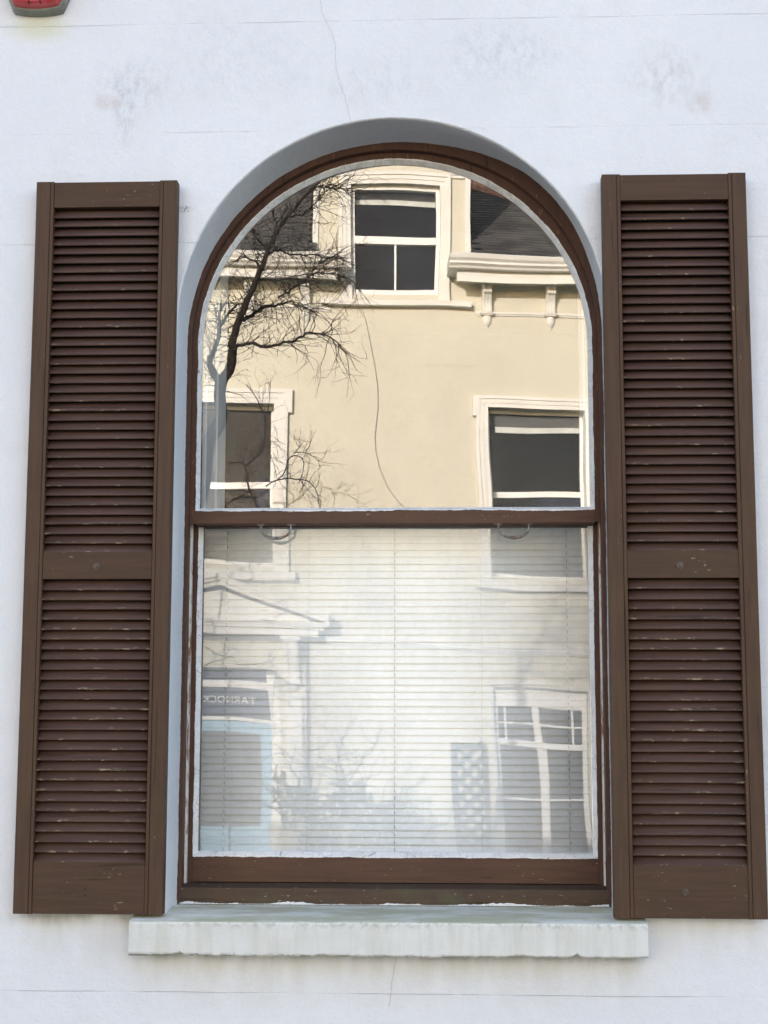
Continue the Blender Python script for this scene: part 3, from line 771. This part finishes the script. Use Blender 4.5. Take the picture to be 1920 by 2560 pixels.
# stepped architraves
def architrave(u0, u1, z0, z1, w, ear=0.0, earz=0.0):
    b = MB()
    for a, c, d in ((0.0, 0.36, 0.030), (0.36, 0.72, 0.040), (0.72, 1.0, 0.055)):
        i, o = w * a, w * c
        for lo, hi in ((u0 - o, u0 - i), (u1 + i, u1 + o)): b.box(lo, hi, -0.01, d, z0, z1 + i)
        b.box(u0 - o, u1 + o, -0.01, d, z1 + i, z1 + o)
        if ear and a > .5:
            for lo, hi in ((u0 - o - ear, u0 - i - ear * .4), (u1 + i + ear * .4, u1 + o + ear)): b.box(lo, hi, -0.012, d + .002, z1 - earz, z1 + o + .001)
    return b
def sash_pair(u0, u1, z0, z1, zm, d, glazing=False, th=0.035, mh=0.07):
    """white far sash window with two panes"""
    b = MB()
    b.box(u0, u0 + th, d - .05, d, z0, z1); b.box(u1 - th, u1, d - .05, d, z0, z1); b.box(u0 + th, u1 - th, d - .05, d, z1 - th, z1)
    b.box(u0 + th, u1 - th, d - .05, d, z0, z0 + th * 1.6); b.box(u0 + th, u1 - th, d - .06, d + .006, zm, zm + mh)
    f = cp('window', b, M['upvc'])
    for e, g in ((z0 + th, zm + .01), (zm + mh - .01, z1 - th + .01)):
        p = MB(); p.quad((u0 + th, d - .03, e), (u1 - th, d - .03, e), (u1 - th, d - .03, g), (u0 + th, d - .03, g)); cp('pane', p, M['pane'], f)
    if glazing:
        m_ = (u0 + u1) / 2; p = MB(); p.box(m_ - .011, m_ + .011, d - .04, d - .004, z0 + th, zm); cp('glazing_bar', p, M['upvc'], f)
    return f
def sill_(u0, u1, z0, z1, d=0.11):
    b = MB(); b.prism([(-0.01, z0), (d, z0), (d, z1 - .015), (d - .01, z1 - .01), (-0.01, z1)], 'x', u0, u1); cp('window_sill', b, M['trim'])
cp('architrave', architrave(0.58, 1.65, 3.15, 5.07, 0.138, 0.045, 0.10), M['trim']); cp('architrave', architrave(-2.92, -1.85, 3.15, 5.09, 0.148, 0.045, 0.10), M['trim'])
cp('architrave', architrave(-0.97, 0.03, 6.30, 7.675, 0.125), M['trim'])
sill_(0.39, 1.84, 3.065, 3.15); sill_(-3.10, -1.63, 3.065, 3.16); sill_(-1.32, 0.37, 6.225, 6.30)
f1 = sash_pair(0.58, 1.65, 3.21, 5.07, 4.085, -0.17); f2 = sash_pair(-2.92, -1.85, 3.21, 5.09, 4.15, -0.17)
f3 = sash_pair(-0.97, 0.03, 6.385, 7.675, 6.975, -0.05, True, 0.045, 0.085)
for f, u0, u1, zt, z0, z1 in ((f1, 0.68, 1.62, 5.02, 4.835, 4.895), (f3, -0.93, -0.01, 7.64, 7.505, 7.565)):
    b = MB(); b.box(u0, u1, -0.222, -0.218, z1, zt); cp('roller_blind', b, M['greyblind'], f); b = MB(); b.box(u0, u1, -0.228, -0.212, z0, z1); cp('blind_hem', b, M['pale'], f)
# panel strips and edge boards of the dormer
for u0, u1, d in ((0.335, 0.402, .03), (-1.405, -1.335, .03)):
    b = MB(); b.box(u0, u1, -.01, d, 6.80, 7.80); cp('edge_board', b, M['trim'])
for u0, u1 in ((0.156, 0.40), (-1.40, -1.10)):
    b = MB(); b.box(u0, u1, -.01, .026, 7.765, 7.80); b.box(u0, u1, -.01, .04, 7.80, 7.83); cp('head_moulding', b, M['trim'])
# gutters, fascias, brackets, string course
for ua, ub, sgn in ((0.12, 7.0, 1), (-8.0, -1.03, -1)):
    prof = [(0.0, 6.72), (0.46, 6.725), (0.475, 6.71), (0.46, 6.67), (0.43, 6.645), (0.435, 6.62), (0.40, 6.60), (0.39, 6.58), (0.0, 6.58)]
    b = MB(); b.prism(prof, 'x', ua, ub); cp('gutter', b, M['trim'])
    e = 0.10 if sgn > 0 else 0.10
    u0, u1 = (ua + e, ub) if sgn > 0 else (ua, ub - e)
    b = MB(); b.box(u0, u1, 0.285, 0.305, 6.462, 6.535); cp('fascia', b, M['trim'])
    b = MB(); b.box(u0, u1, 0.0, 0.285, 6.520, 6.535); b.box(u0, u1, 0.0, 0.305, 6.536, 6.5799); cp('soffit', b, M['trim'])
    s0, s1 = (0.42, 7.0) if sgn > 0 else (-8.0, -1.22)
    b = MB(); b.prism([(-.01, 6.150), (0.018, 6.150), (0.022, 6.165), (0.034, 6.172), (0.034, 6.190), (0.02, 6.198), (-.01, 6.200)], 'x', s0, s1); cp('string_course', b, M['trim'])
def bracket(uc):
    w = 0.105; front = []
    for i in range(17):
        t = i / 16; z = 6.515 - 0.335 * t
        d = 0.185 - 0.115 * t ** 0.8 + 0.022 * sin(t * 2 * pi * 1.05 + 0.6)
        front.append((d, z))
    b = MB(); b.prism([(-.01, 6.515)] + front + [(-.01, 6.18)], 'x', uc - w / 2, uc + w / 2)
    for k in (-1, 0, 1): b.tube([(uc + k * 0.034, d - .004, z) for d, z in front], 0.0165, 0.0135, 7)
    for k in (-1, 0, 1): b.tube([(uc + k * .034 - .014, front[5][0] + .012, front[5][1]), (uc + k * .034 + .014, front[5][0] + .012, front[5][1])], .02, .02, 8)
    b.box(uc - .078, uc + .078, -.01, .085, 6.165, 6.182); b.box(uc - .066, uc + .066, -.01, .07, 6.150, 6.1649)
    rings = []
    for t, r in ((0, .052), (.2, .055), (.5, .05), (.7, .036), (.82, .018), (.88, .02), (.95, .014), (1, .003)):
        rings.append([(uc + r * cos(pi * k / 8), r * sin(pi * k / 8) * 1.05 - .004, 6.150 - .165 * t) for k in range(9)])
    b.loft(rings); cp('bracket', b, M['trim'])
for uc in (0.545, 1.295, 2.045, -1.485, -2.145, -2.805): bracket(uc)
# roof, slates and ridge
TP = math.tan(radians(32))
def rf(u, t, up=0.0): return (u, 0.43 - t * cos(radians(32)) + up * sin(radians(32)), 6.715 + t * sin(radians(32)) + up * cos(radians(32)))
roof = None
b = MB()
for u0, u1 in ((0.40, 7.0), (-8, -1.40)): b.quad(rf(u0, 0, -.03), rf(u1, 0, -.03), rf(u1, 4.5, -.03), rf(u0, 4.5, -.03))
roof = cp('roof', b, M['slate'])
g = 0.130; sw = 0.205
bm = MB(); bm.loft([[(-.5 * sw + .002, 0, -.002), (-.5 * sw + .002, 0, .011), (.5 * sw - .002, 0, .011), (.5 * sw - .002, 0, -.002)], [(-.5 * sw + .002, .2, -.008), (-.5 * sw + .002, .2, -.002), (.5 * sw - .002, .2, -.002), (.5 * sw - .002, .2, -.008)]], True, False, True)
sm_ = bm.mesh('slate'); sm_.materials.append(M['slate'])
hip = lambda u: 3.62 - (u - 0.62) * 1.26
cnt = 0; far = MB()
def far_slate(u, t):
    n = len(far.v)
    for q in ((-.1, 0, .008), (.1, 0, .008), (.1, .19, -.002), (-.1, .19, -.002), (-.1, 0, -.002), (.1, 0, -.002)): far.v.append(rf(u + q[0], t + q[1], q[2] + J(.001)))
    far.f.append((n, n + 1, n + 2, n + 3)); far.f.append((n + 4, n + 5, n + 1, n))
for r in range(35):
    for c in range(34):
        u = 0.40 + sw * (c + 0.5 + 0.5 * (r % 2)); t = r * g
        if t < hip(u) - .05:
            if u < 2.3 and cnt < 290:
                o = link('slate', sm_, None, roof); o.location = rf(u, t, .004 + J(.001)); o.rotation_euler = (radians(180 - 32 + 180 + J(.6)), 0, radians(180)); cnt += 1
                o.rotation_euler = Matrix(((1, 0, 0), (0, -cos(radians(32)), sin(radians(32))), (0, sin(radians(32)), cos(radians(32))))).to_euler() if False else (radians(-32 + J(.5)), 0, 0)
                o.rotation_euler = (0, 0, 0); a = radians(32)
                mm = Matrix(((-1, 0, 0, 0), (0, -cos(a), sin(a), 0), (0, sin(a), cos(a), 0), (0, 0, 0, 1)))
                o.rotation_euler = mm.to_euler()
            else: far_slate(u, t)
        u = -1.45 - sw * (c + 0.5 * (r % 2)); far_slate(u, t)
o = cp('slate_field', far, M['slate'], roof); o['kind'] = 'stuff'
rows = 9
for k in range(rows):
    u = 0.45 + k * .28; a, c = rf(u, hip(u), .02), rf(u + .285, hip(u + .285), .02 + .006)
    b = MB(); b.tube([a, c], 0.10, 0.105, 10); cp('ridge_tile', b, M['ridge'], roof)
b = MB(); b.box(0.45, 3.2, -5.2, -3.75, 6.5, 11.0); cp('gable_wall', b, M['trim'])
# cable stapled down the front
b = MB(); b.tube([(-0.868, .012, 6.23), (-0.80, .012, 6.04), (-0.749, .012, 5.826), (-0.70, .012, 5.55), (-0.679, .012, 5.291), (-0.69, .012, 5.03), (-0.735, .012, 4.757), (-0.73, .012, 4.56), (-0.695, .012, 4.388), (-0.64, .012, 4.25), (-0.578, .012, 4.127), (-0.439, .012, 3.961), (-0.33, .012, 3.87)], 0.0036, n=5)
cp('wall_cable', b, M['pipe'])
# string band over the ground floor, drain pipe
b = MB(); b.prism([(-.01, 2.37), (.02, 2.37), (.028, 2.39), (.045, 2.40), (.045, 2.43), (.06, 2.437), (.06, 2.452), (-.01, 2.46)], 'x', -1.33, 7.0); cp('string_band', b, M['trim'])
b = MB(); b.tube([(-1.535, .06, 2.36), (-1.555, .06, 1.2), (-1.57, .06, GZ)], 0.014, n=8); cp('drain_pipe', b, M['pipe'])
# porch hood on consoles
ua, ub, D = -3.63, -1.27, 0.30
um = (ua + ub) / 2
b = MB()
b.box(ua + .12, ub - .12, 0, D - .05, 2.425, 2.505); b.box(ua + .06, ub - .06, 0, D - .02, 2.505, 2.535); b.box(ua + .02, ub - .02, 0, D, 2.535, 2.56); b.box(ua, ub, 0, D + .02, 2.56, 2.585)
hood = cp('porch_hood', b, M['trim'])
b = MB(); b.prism([(ua + .1, 2.585), (ub - .1, 2.585), (um, 2.93)], 'y', 0, D - .12)
cp('tympanum', b, M['trim'], hood)
b = MB(); s = 0.33
for (o0, o1, dd) in ((0.0, 0.05, D - .01), (0.05, 0.085, D + .02), (0.085, .115, D + .04)):
    for sg, ue in ((1, ua), (-1, ub)):
        b.prism([(ue, 2.585 + o0), (um, 2.585 + o0 + s * (um - ua)), (um, 2.585 + o1 + s * (um - ua)), (ue, 2.585 + o1)], 'y', -.001, dd)
cp('raking_cornice', b, M['trim'], hood)
for uc in (-1.70, um * 2 + 1.70):
    b = MB(); b.box(uc - .105, uc + .105, 0, .24, 2.385, 2.4249)
    fr = [(0.215 - 0.12 * (i / 12) ** 0.7 + 0.03 * sin(i / 12 * 2 * pi), 2.385 - 0.42 * i / 12) for i in range(13)]
    b.prism([(-.01, 2.385)] + fr + [(-.01, 1.965)], 'x', uc - .075, uc + .075)
    for k in (-1, 1): b.tube([(uc + k * .045, d_ - .003, z_) for d_, z_ in fr], .02, .017, 7)
    b.box(uc - .09, uc + .09, -.01, .12, 1.945, 1.9649)
    b.loft([[(uc + r * cos(pi * k / 6), r * sin(pi * k / 6) - .003, z_) for k in range(7)] for z_, r in ((1.945, .07), (1.9, .066), (1.86, .03), (1.84, .004))])
    cp('console', b, M['trim'], hood)
    b = MB(); b.box(uc - .10, uc + .10, -.01, .035, GZ, 1.83); b.box(uc - .085, uc + .085, -.01, .05, GZ, 1.80); cp('pilaster', b, M['trim'], hood)
# door with transom light and house name
DD = -0.20
b = MB(); u0, u1 = -3.02, -1.88
b.box(u0, u0 + .11, DD - .06, DD, GZ, 2.07); b.box(u1 - .11, u1, DD - .06, DD, GZ, 2.07); b.box(u0 + .11, u1 - .11, DD - .06, DD, 1.465, 1.50); b.box(u0 + .11, u1 - .11, DD - .06, DD, 1.845, 1.93)
df = cp('door_frame', b, M['upvc'])
b = MB(); b.box(u0 + .112, u1 - .112, DD - .055, DD - .050, 1.50, 1.845); b.box(u0 + .112, u1 - .112, DD - .055, DD - .050, 1.93, 2.07); cp('transom_light', b, M['dark'], df)
b = MB(); b.box(u0 + .115, u1 - .115, DD - .07, DD - .055, GZ, 1.462)
for a, c in ((u0 + .115, u0 + .235), (u1 - .235, u1 - .115)): b.box(a, c, DD - .0549, DD - .03, GZ, 1.46)
b.box(u0 + .235, u1 - .235, DD - .0549, DD - .03, 1.35, 1.46); b.box(u0 + .235, u1 - .235, DD - .0549, DD - .03, 0.2, 0.34)
door = cp('door', b, M['bluedoor'])
b = MB(); b.box(u0 + .24, u1 - .24, DD - .0548, DD - .048, 0.34, 1.35); cp('door_panel', b, M['greyblind'], door)  # flat grey panel between the blue stiles
def lettering(txt, size, u, d, z, name, spacing=1.0):
    c = bpy.data.curves.new(name, 'FONT'); c.body = txt; c.size = size; c.extrude = 0.002; c.space_character = spacing
    o = bpy.data.objects.new(name, c); COL.objects.link(o)
    bpy.context.view_layer.update()
    me = bpy.data.meshes.new_from_object(o.evaluated_get(bpy.context.evaluated_depsgraph_get())); bpy.data.objects.remove(o)
    o = bpy.data.objects.new(name, me); COL.objects.link(o); me.materials.clear(); me.materials.append(M['letter'])
    o.parent = ch; o.location = (u, d, z); o.rotation_euler = (pi / 2, 0, pi); return o
o = lettering('TARNOCK', 0.118, -2.125, DD - .046, 1.655, 'house_name', 1.12); o.parent = df
b = MB(); b.box(-1.80, -1.63, 0.050, 0.062, 0.705, 0.80); npl = cp('number_plate', b, M['plate'])
o = lettering('10', 0.075, -1.665, 0.064, 0.725, 'house_number'); o.parent = npl
# ground floor casement
b = MB(); u0, u1, z0, z1 = 0.50, 1.54, -0.35, 1.985; dc = -0.07
b.box(u0, u0 + .055, dc - .06, dc, z0, z1); b.box(u1 - .055, u1, dc - .06, dc, z0, z1); b.box(u0 + .055, u1 - .055, dc - .06, dc, z1 - .05, z1); b.box(u0 + .055, u1 - .055, dc - .06, dc + .02, 1.345, 1.415)
b.box(0.97, 1.065, dc - .06, dc, z0, 1.345); b.box(0.965, 1.035, dc - .06, dc, 1.415, z1 - .05); b.box(u0 + .055, u1 - .055, dc - .06, dc, z0, z0 + .08)
cw = cp('window', b, M['upvc'])
b = MB(); b.box(u0 + .056, u1 - .056, dc - .03, dc + .001, 1.79, 1.934); cp('ventilator_panel', b, M['upvc'], cw)
b = MB()
for a, c in ((0.555, 0.965), (1.035, 1.485)): b.box(a, c, dc - .05, dc - .025, 1.60, 1.622)
for u in (0.645, 1.375): b.box(u - .012, u + .012, dc - .05, dc - .024, 1.415, 1.79)
for a, c in ((0.555, 0.97), (1.065, 1.485)): b.box(a, c, dc - .05, dc - .02, 0.78, 0.80)
cp('glazing_bar', b, M['upvc'], cw)
for a, c, e, f in ((0.555, 0.965, 1.415, 1.79), (1.035, 1.485, 1.415, 1.79), (0.555, 0.97, z0 + .08, 1.345), (1.065, 1.485, z0 + .08, 1.345)):
    b = MB(); b.quad((a, dc - .04, e), (c, dc - .04, e), (c, dc - .04, f), (a, dc - .04, f)); cp('pane', b, M['pane'], cw)
cp('window_surround', architrave(u0, u1, z0, z1, 0.04), M['trim'])

# ------------------------------------------------------------------ lattice, tree, climber and shrub in front of the cream house
E_U = Vector((cos(PSI), -sin(PSI), 0)); E_N = Vector((sin(PSI), cos(PSI), 0))
def fw(u, d, z): return Vector((0, -13.0, z)) + E_U * u + E_N * d
def fthing(name, u, d, z, label, cat, group=None): return thing(name, tuple(fw(u, d, z)), label, cat, group, rz=-PSI)
lt = fthing('trellis', 0.20, 0.03, GZ, 'dark diamond lattice trellis standing against the cream wall', 'trellis')
b = MB(); h = 1.34 - GZ
b.box(-0.19, -0.135, -.02, .02, 0, h); b.box(.135, .19, -.02, .02, 0, h); b.box(-.135, .135, -.02, .02, h - .06, h); b.box(-.135, .135, -.02, .02, 0.2, .26); cp('frame', b, M['lattice'], lt)
k = 0
for sg in (1, -1):
    for i in range(-2, 15):
        zc_ = 0.26 + i * 0.157 + (0 if sg > 0 else 0.05)
        a0, a1 = -0.135, 0.135; za, zb_ = zc_, zc_ + sg * 0.27
        if max(za, zb_) > h + .02 or min(za, zb_) < .12: continue
        n_ = 0.031; b = MB(); y0_ = .002 if sg > 0 else -.010
        b.prism([(a0, za - n_), (a1, zb_ - n_), (a1, zb_ + n_), (a0, za + n_)], 'y', y0_, y0_ + .008); cp('slat', b, M['lattice'], lt)

LIMBS = {'tree': [(0.0629, 0.034, [(-2.60, -0.62), (-2.55, 1.0), (-2.30, 2.4), (-2.088, 3.076), (-2.05, 3.367), (-1.983, 3.508), (-1.952, 3.602), (-1.951, 3.808), (-1.911, 3.868), (-1.889, 3.957), (-1.879, 4.023), (-1.872, 4.076)]) ,
  (0.037, 0.0237, [(-1.953, 3.708), (-1.959, 3.79), (-1.986, 3.843), (-2.015, 3.896), (-2.02, 3.967)]) ,
  (0.0222, 0.0059, [(-2.016, 3.951), (-1.975, 4.09), (-1.969, 4.235), (-1.967, 4.345)]) ,
  (0.0148, 0.0037, [(-1.972, 4.162), (-1.878, 4.295), (-1.807, 4.326)]) ,
  (0.0311, 0.0074, [(-1.883, 4.033), (-1.859, 4.135), (-1.82, 4.238), (-1.786, 4.326), (-1.737, 4.459), (-1.687, 4.571), (-1.645, 4.697), (-1.581, 4.831), (-1.503, 4.937), (-1.424, 5.036), (-1.352, 5.134), (-1.266, 5.196)]) ,
  (0.0163, 0.0044, [(-1.799, 4.217), (-1.736, 4.284), (-1.665, 4.336), (-1.58, 4.367), (-1.501, 4.391), (-1.43, 4.363), (-1.338, 4.328)]) ,
  (0.0089, 0.0037, [(-1.58, 4.367), (-1.48, 4.45), (-1.395, 4.525), (-1.323, 4.645), (-1.252, 4.705)]) ,
  (0.0163, 0.0037, [(-1.876, 4.026), (-1.805, 4.038), (-1.734, 4.036), (-1.649, 4.001), (-1.564, 4.025), (-1.465, 4.045), (-1.409, 4.086), (-1.366, 4.109), (-1.267, 4.089), (-1.181, 4.039), (-1.125, 3.96)]) ,
  (0.0104, 0.003, [(-1.68, 4.563), (-1.766, 4.657), (-1.823, 4.678), (-1.873, 4.655)]) ,
  (0.0104, 0.003, [(-1.652, 4.682), (-1.567, 4.721), (-1.466, 4.701), (-1.359, 4.718), (-1.252, 4.691), (-1.18, 4.714)]) ,
  (0.0089, 0.003, [(-1.708, 4.497), (-1.609, 4.469), (-1.466, 4.48), (-1.338, 4.482), (-1.188, 4.485), (-1.109, 4.458), (-1.038, 4.4)]) ,
  (0.0089, 0.003, [(-1.581, 4.831), (-1.61, 4.934), (-1.596, 5.039)]) ,
  (0.0089, 0.003, [(-1.503, 4.937), (-1.424, 4.939), (-1.359, 4.97), (-1.252, 5.077), (-1.18, 5.116)]) ,
  (0.0074, 0.003, [(-1.352, 5.134), (-1.309, 5.165), (-1.18, 5.153), (-1.093, 5.118)]) ,
  (0.0074, 0.003, [(-1.645, 4.697), (-1.724, 4.769), (-1.753, 4.842)]) ,],
 'climb': [(0.014, 0.012, [(-2.042, 3.942), (-2.079, 4.052), (-2.089, 4.154), (-2.125, 4.209), (-2.171, 4.236), (-2.29, 4.243)]) ,
  (0.013, 0.008, [(-2.116, 4.209), (-2.025, 4.266), (-1.952, 4.342), (-1.861, 4.455)]) ,
  (0.008, 0.004, [(-2.025, 4.266), (-2.03, 4.322), (-2.117, 4.395), (-2.19, 4.412)]) ,
  (0.011, 0.003, [(-1.952, 4.342), (-1.898, 4.52), (-1.898, 4.707), (-1.954, 4.837), (-2.046, 4.966), (-2.101, 5.031)]) ,
  (0.006, 0.003, [(-1.898, 4.707), (-1.862, 4.914), (-1.853, 5.093)]) ,
  (0.006, 0.003, [(-1.954, 4.837), (-1.981, 4.911)]) ,
  (0.009, 0.005, [(-1.768, 4.057), (-1.705, 4.151), (-1.668, 4.291), (-1.613, 4.348), (-1.512, 4.312), (-1.503, 4.182), (-1.549, 4.061)]) ,
  (0.005, 0.003, [(-1.613, 4.348), (-1.494, 4.35), (-1.365, 4.296), (-1.311, 4.186)]) ,
  (0.009, 0.004, [(-1.887, 4.0), (-1.768, 4.057), (-1.567, 4.051), (-1.448, 4.016), (-1.348, 3.916), (-1.33, 3.787)]) ,
  (0.004, 0.002, [(-1.613, 4.348), (-1.549, 4.414), (-1.531, 4.443)]) ,
  (0.004, 0.002, [(-1.476, 4.36), (-1.43, 4.435), (-1.434, 4.482)]) ,
  (0.004, 0.003, [(-1.815, 4.354), (-1.769, 4.261), (-1.677, 4.244)]) ,
  (0.004, 0.003, [(-1.852, 4.483), (-1.769, 4.485), (-1.696, 4.449)]) ,
  (0.004, 0.003, [(-1.842, 4.335), (-1.805, 4.196), (-1.769, 4.076)]) ,
  (0.008, 0.004, [(-2.162, 2.97), (-2.048, 3.018), (-2.094, 3.115), (-2.099, 3.214)]) ,
  (0.005, 0.003, [(-1.852, 2.068), (-1.905, 2.163), (-1.817, 2.266), (-1.9, 2.332), (-2.097, 2.323)]) ,
  (0.006, 0.003, [(-1.824, 2.069), (-1.889, 1.787), (-1.924, 1.576), (-1.902, 1.369)]) ,
  (0.005, 0.003, [(-1.889, 1.787), (-1.71, 1.683), (-1.75, 1.737)]) ,
  (0.006, 0.003, [(-1.841, 1.984), (-1.73, 1.933), (-1.712, 1.85)]) ,
  (0.005, 0.003, [(-1.977, 2.554), (-1.865, 2.531), (-1.779, 2.591), (-1.678, 2.645)]) ,
  (0.007, 0.004, [(-2.61, 2.062), (-2.327, 2.158), (-2.217, 2.079), (-1.978, 2.09), (-1.821, 2.167)]) ,
  (0.006, 0.003, [(-2.605, 2.258), (-2.425, 2.168), (-2.296, 2.258), (-2.185, 2.193)]) ,
  (0.016, 0.012, [(-3.0, -0.75), (-2.95, 1.5), (-2.80, 3.2), (-2.4, 3.72), (-2.04, 3.94)])]}
def grow(b, p, d, L, r, lev, droop):
    """a crooked twig; returns nothing, adds a tapering tube and its side twigs"""
    n = max(3, int(L / 0.05)); pts = [p.copy()]; cur = p.copy(); dr = d.normalized()
    for i in range(n):
        dr = (dr + Vector((J(.42), J(.42), J(.42) - droop))).normalized(); cur = cur + dr * (L / n); pts.append(cur.copy())
        if lev > 0 and i > 0 and random.random() < 0.52:
            sd = (dr + Vector((J(1), J(1), J(1)))).normalized(); grow(b, cur, sd, L * random.uniform(.3, .65), r * .6, lev - 1, droop)
    b.tube([tuple(q) for q in pts], r, r * .35, 3 if lev == 0 else 4, False)
def limbs(th_loc, d, items, rnd_d=0.0):
    out = []
    for r0, r1, l in items:
        dz = J(rnd_d); pts = []
        for i, (u, z) in enumerate(l): pts.append(fw(u, d + dz * min(1, i / 3), z) - Vector(th_loc))
        out.append((r0, r1, pts))
    return out
def smooth_pts(P):
    Q = []
    for i in range(len(P) - 1):
        p0, p1, p2, p3 = P[max(i - 1, 0)], P[i], P[i + 1], P[min(i + 2, len(P) - 1)]
        for t in (0, .33, .66): Q.append(0.5 * ((2 * p1) + (p2 - p0) * t + (2 * p0 - 5 * p1 + 4 * p2 - p3) * t * t + (3 * p1 - p0 - 3 * p2 + p3) * t ** 3) + Vector((J(.007), J(.007), J(.007))))
    Q.append(P[-1]); return Q
def wood(name, u, d, label, cat, items, dens, tl, droop, lev, trunk_name='branch', seed=3):
    random.seed(seed)
    loc = tuple(fw(u, d, GZ)); t = thing(name, loc, label, cat)
    tw = MB(); tb = MB()
    for r0, r1, P in limbs(loc, d, items, .22):
        Q = smooth_pts(P); tb.tube([tuple(q) for q in Q], r0 * .85, r1 * .8, 8)
        for a, c in zip(Q, Q[1:]):
            k = (c - a).length * dens; k = int(k) + (random.random() < k % 1)
            for _ in range(k):
                if r0 > .05: continue
                dirv = (c - a).normalized() * .6 + Vector((J(1), J(1), J(.9) + .1)); grow(tw, a.lerp(c, random.random()), dirv, tl * random.uniform(.45, 1.25), 0.0028, lev, droop)
    part(trunk_name, tb, M['bark'], t, True); o = part('twigs', tw, M['bark'], t); o['kind'] = 'stuff'
    return t
wood('bare_tree', -2.35, 7.0, 'bare leafless tree with fine twigs reflected at the left of the upper pane', 'tree', LIMBS['tree'], 70.0, 0.27, 0.04, 2, 'trunk', 3)
wood('wall_climber', -2.2, 1.0, 'leafless climber with arching stems reflected against the cream house window', 'climber', LIMBS['climb'], 18.0, 0.26, 0.01, 1, 'stems', 5)
random.seed(11)
loc = tuple(fw(-1.3, 1.6, GZ)); sh = thing('garden_shrub', loc, 'leafy evergreen shrub with bare shoots rising above it, reflected low in the lower pane', 'shrub')
b = MB(); tw = MB()
for i in range(1500):
    while True:
        x, y, z = J(.62), J(.4), random.uniform(0, 1.75)
        top = 1.62 + .10 * sin(x * 9) + .06 * sin(x * 23 + 1); wdt = .46 + .12 * sin(z * 5) + (0.30 if z < .85 else 0)
        if z < top and abs(x + (.14 if z < .9 else 0)) < wdt and random.random() < .9: break
    a = Vector((J(1), J(1), J(1))).normalized(); c = a.cross(Vector((J(1), J(1), J(1)))).normalized(); p = Vector((x, y, z)); L, w = random.uniform(.04, .085), random.uniform(.018, .034)
    b.quad(tuple(p - a * L), tuple(p + c * w), tuple(p + a * L), tuple(p - c * w))
o = part('leaves', b, M['leaf'], sh); o['kind'] = 'stuff'
for u, z, l in ((-.22, 1.5, 1.1), (.05, 1.55, 1.15), (.12, 1.5, 1.1), (-.3, 1.5, .7), (-.45, 1.4, .9), (.3, 1.4, .8), (.42, 1.3, .7), (.5, 1.2, .7), (.6, 1.0, .8), (.35, 1.35, .6)):
    for _ in range(2): grow(tw, Vector((u + J(.05), J(.1), z - .2)), Vector((J(.25) + u * .5, J(.2), 1)), l * random.uniform(.7, 1.0), .012, 1, -.02)
for i in range(70): grow(tw, Vector((.55 + J(.25), J(.15), random.uniform(.7, 1.3))), Vector((random.uniform(.2, 1), J(.4), random.uniform(.1, .9))), random.uniform(.3, .6), .008, 1, .0)
o = part('shoots', tw, M['bark'], sh); o['kind'] = 'stuff'
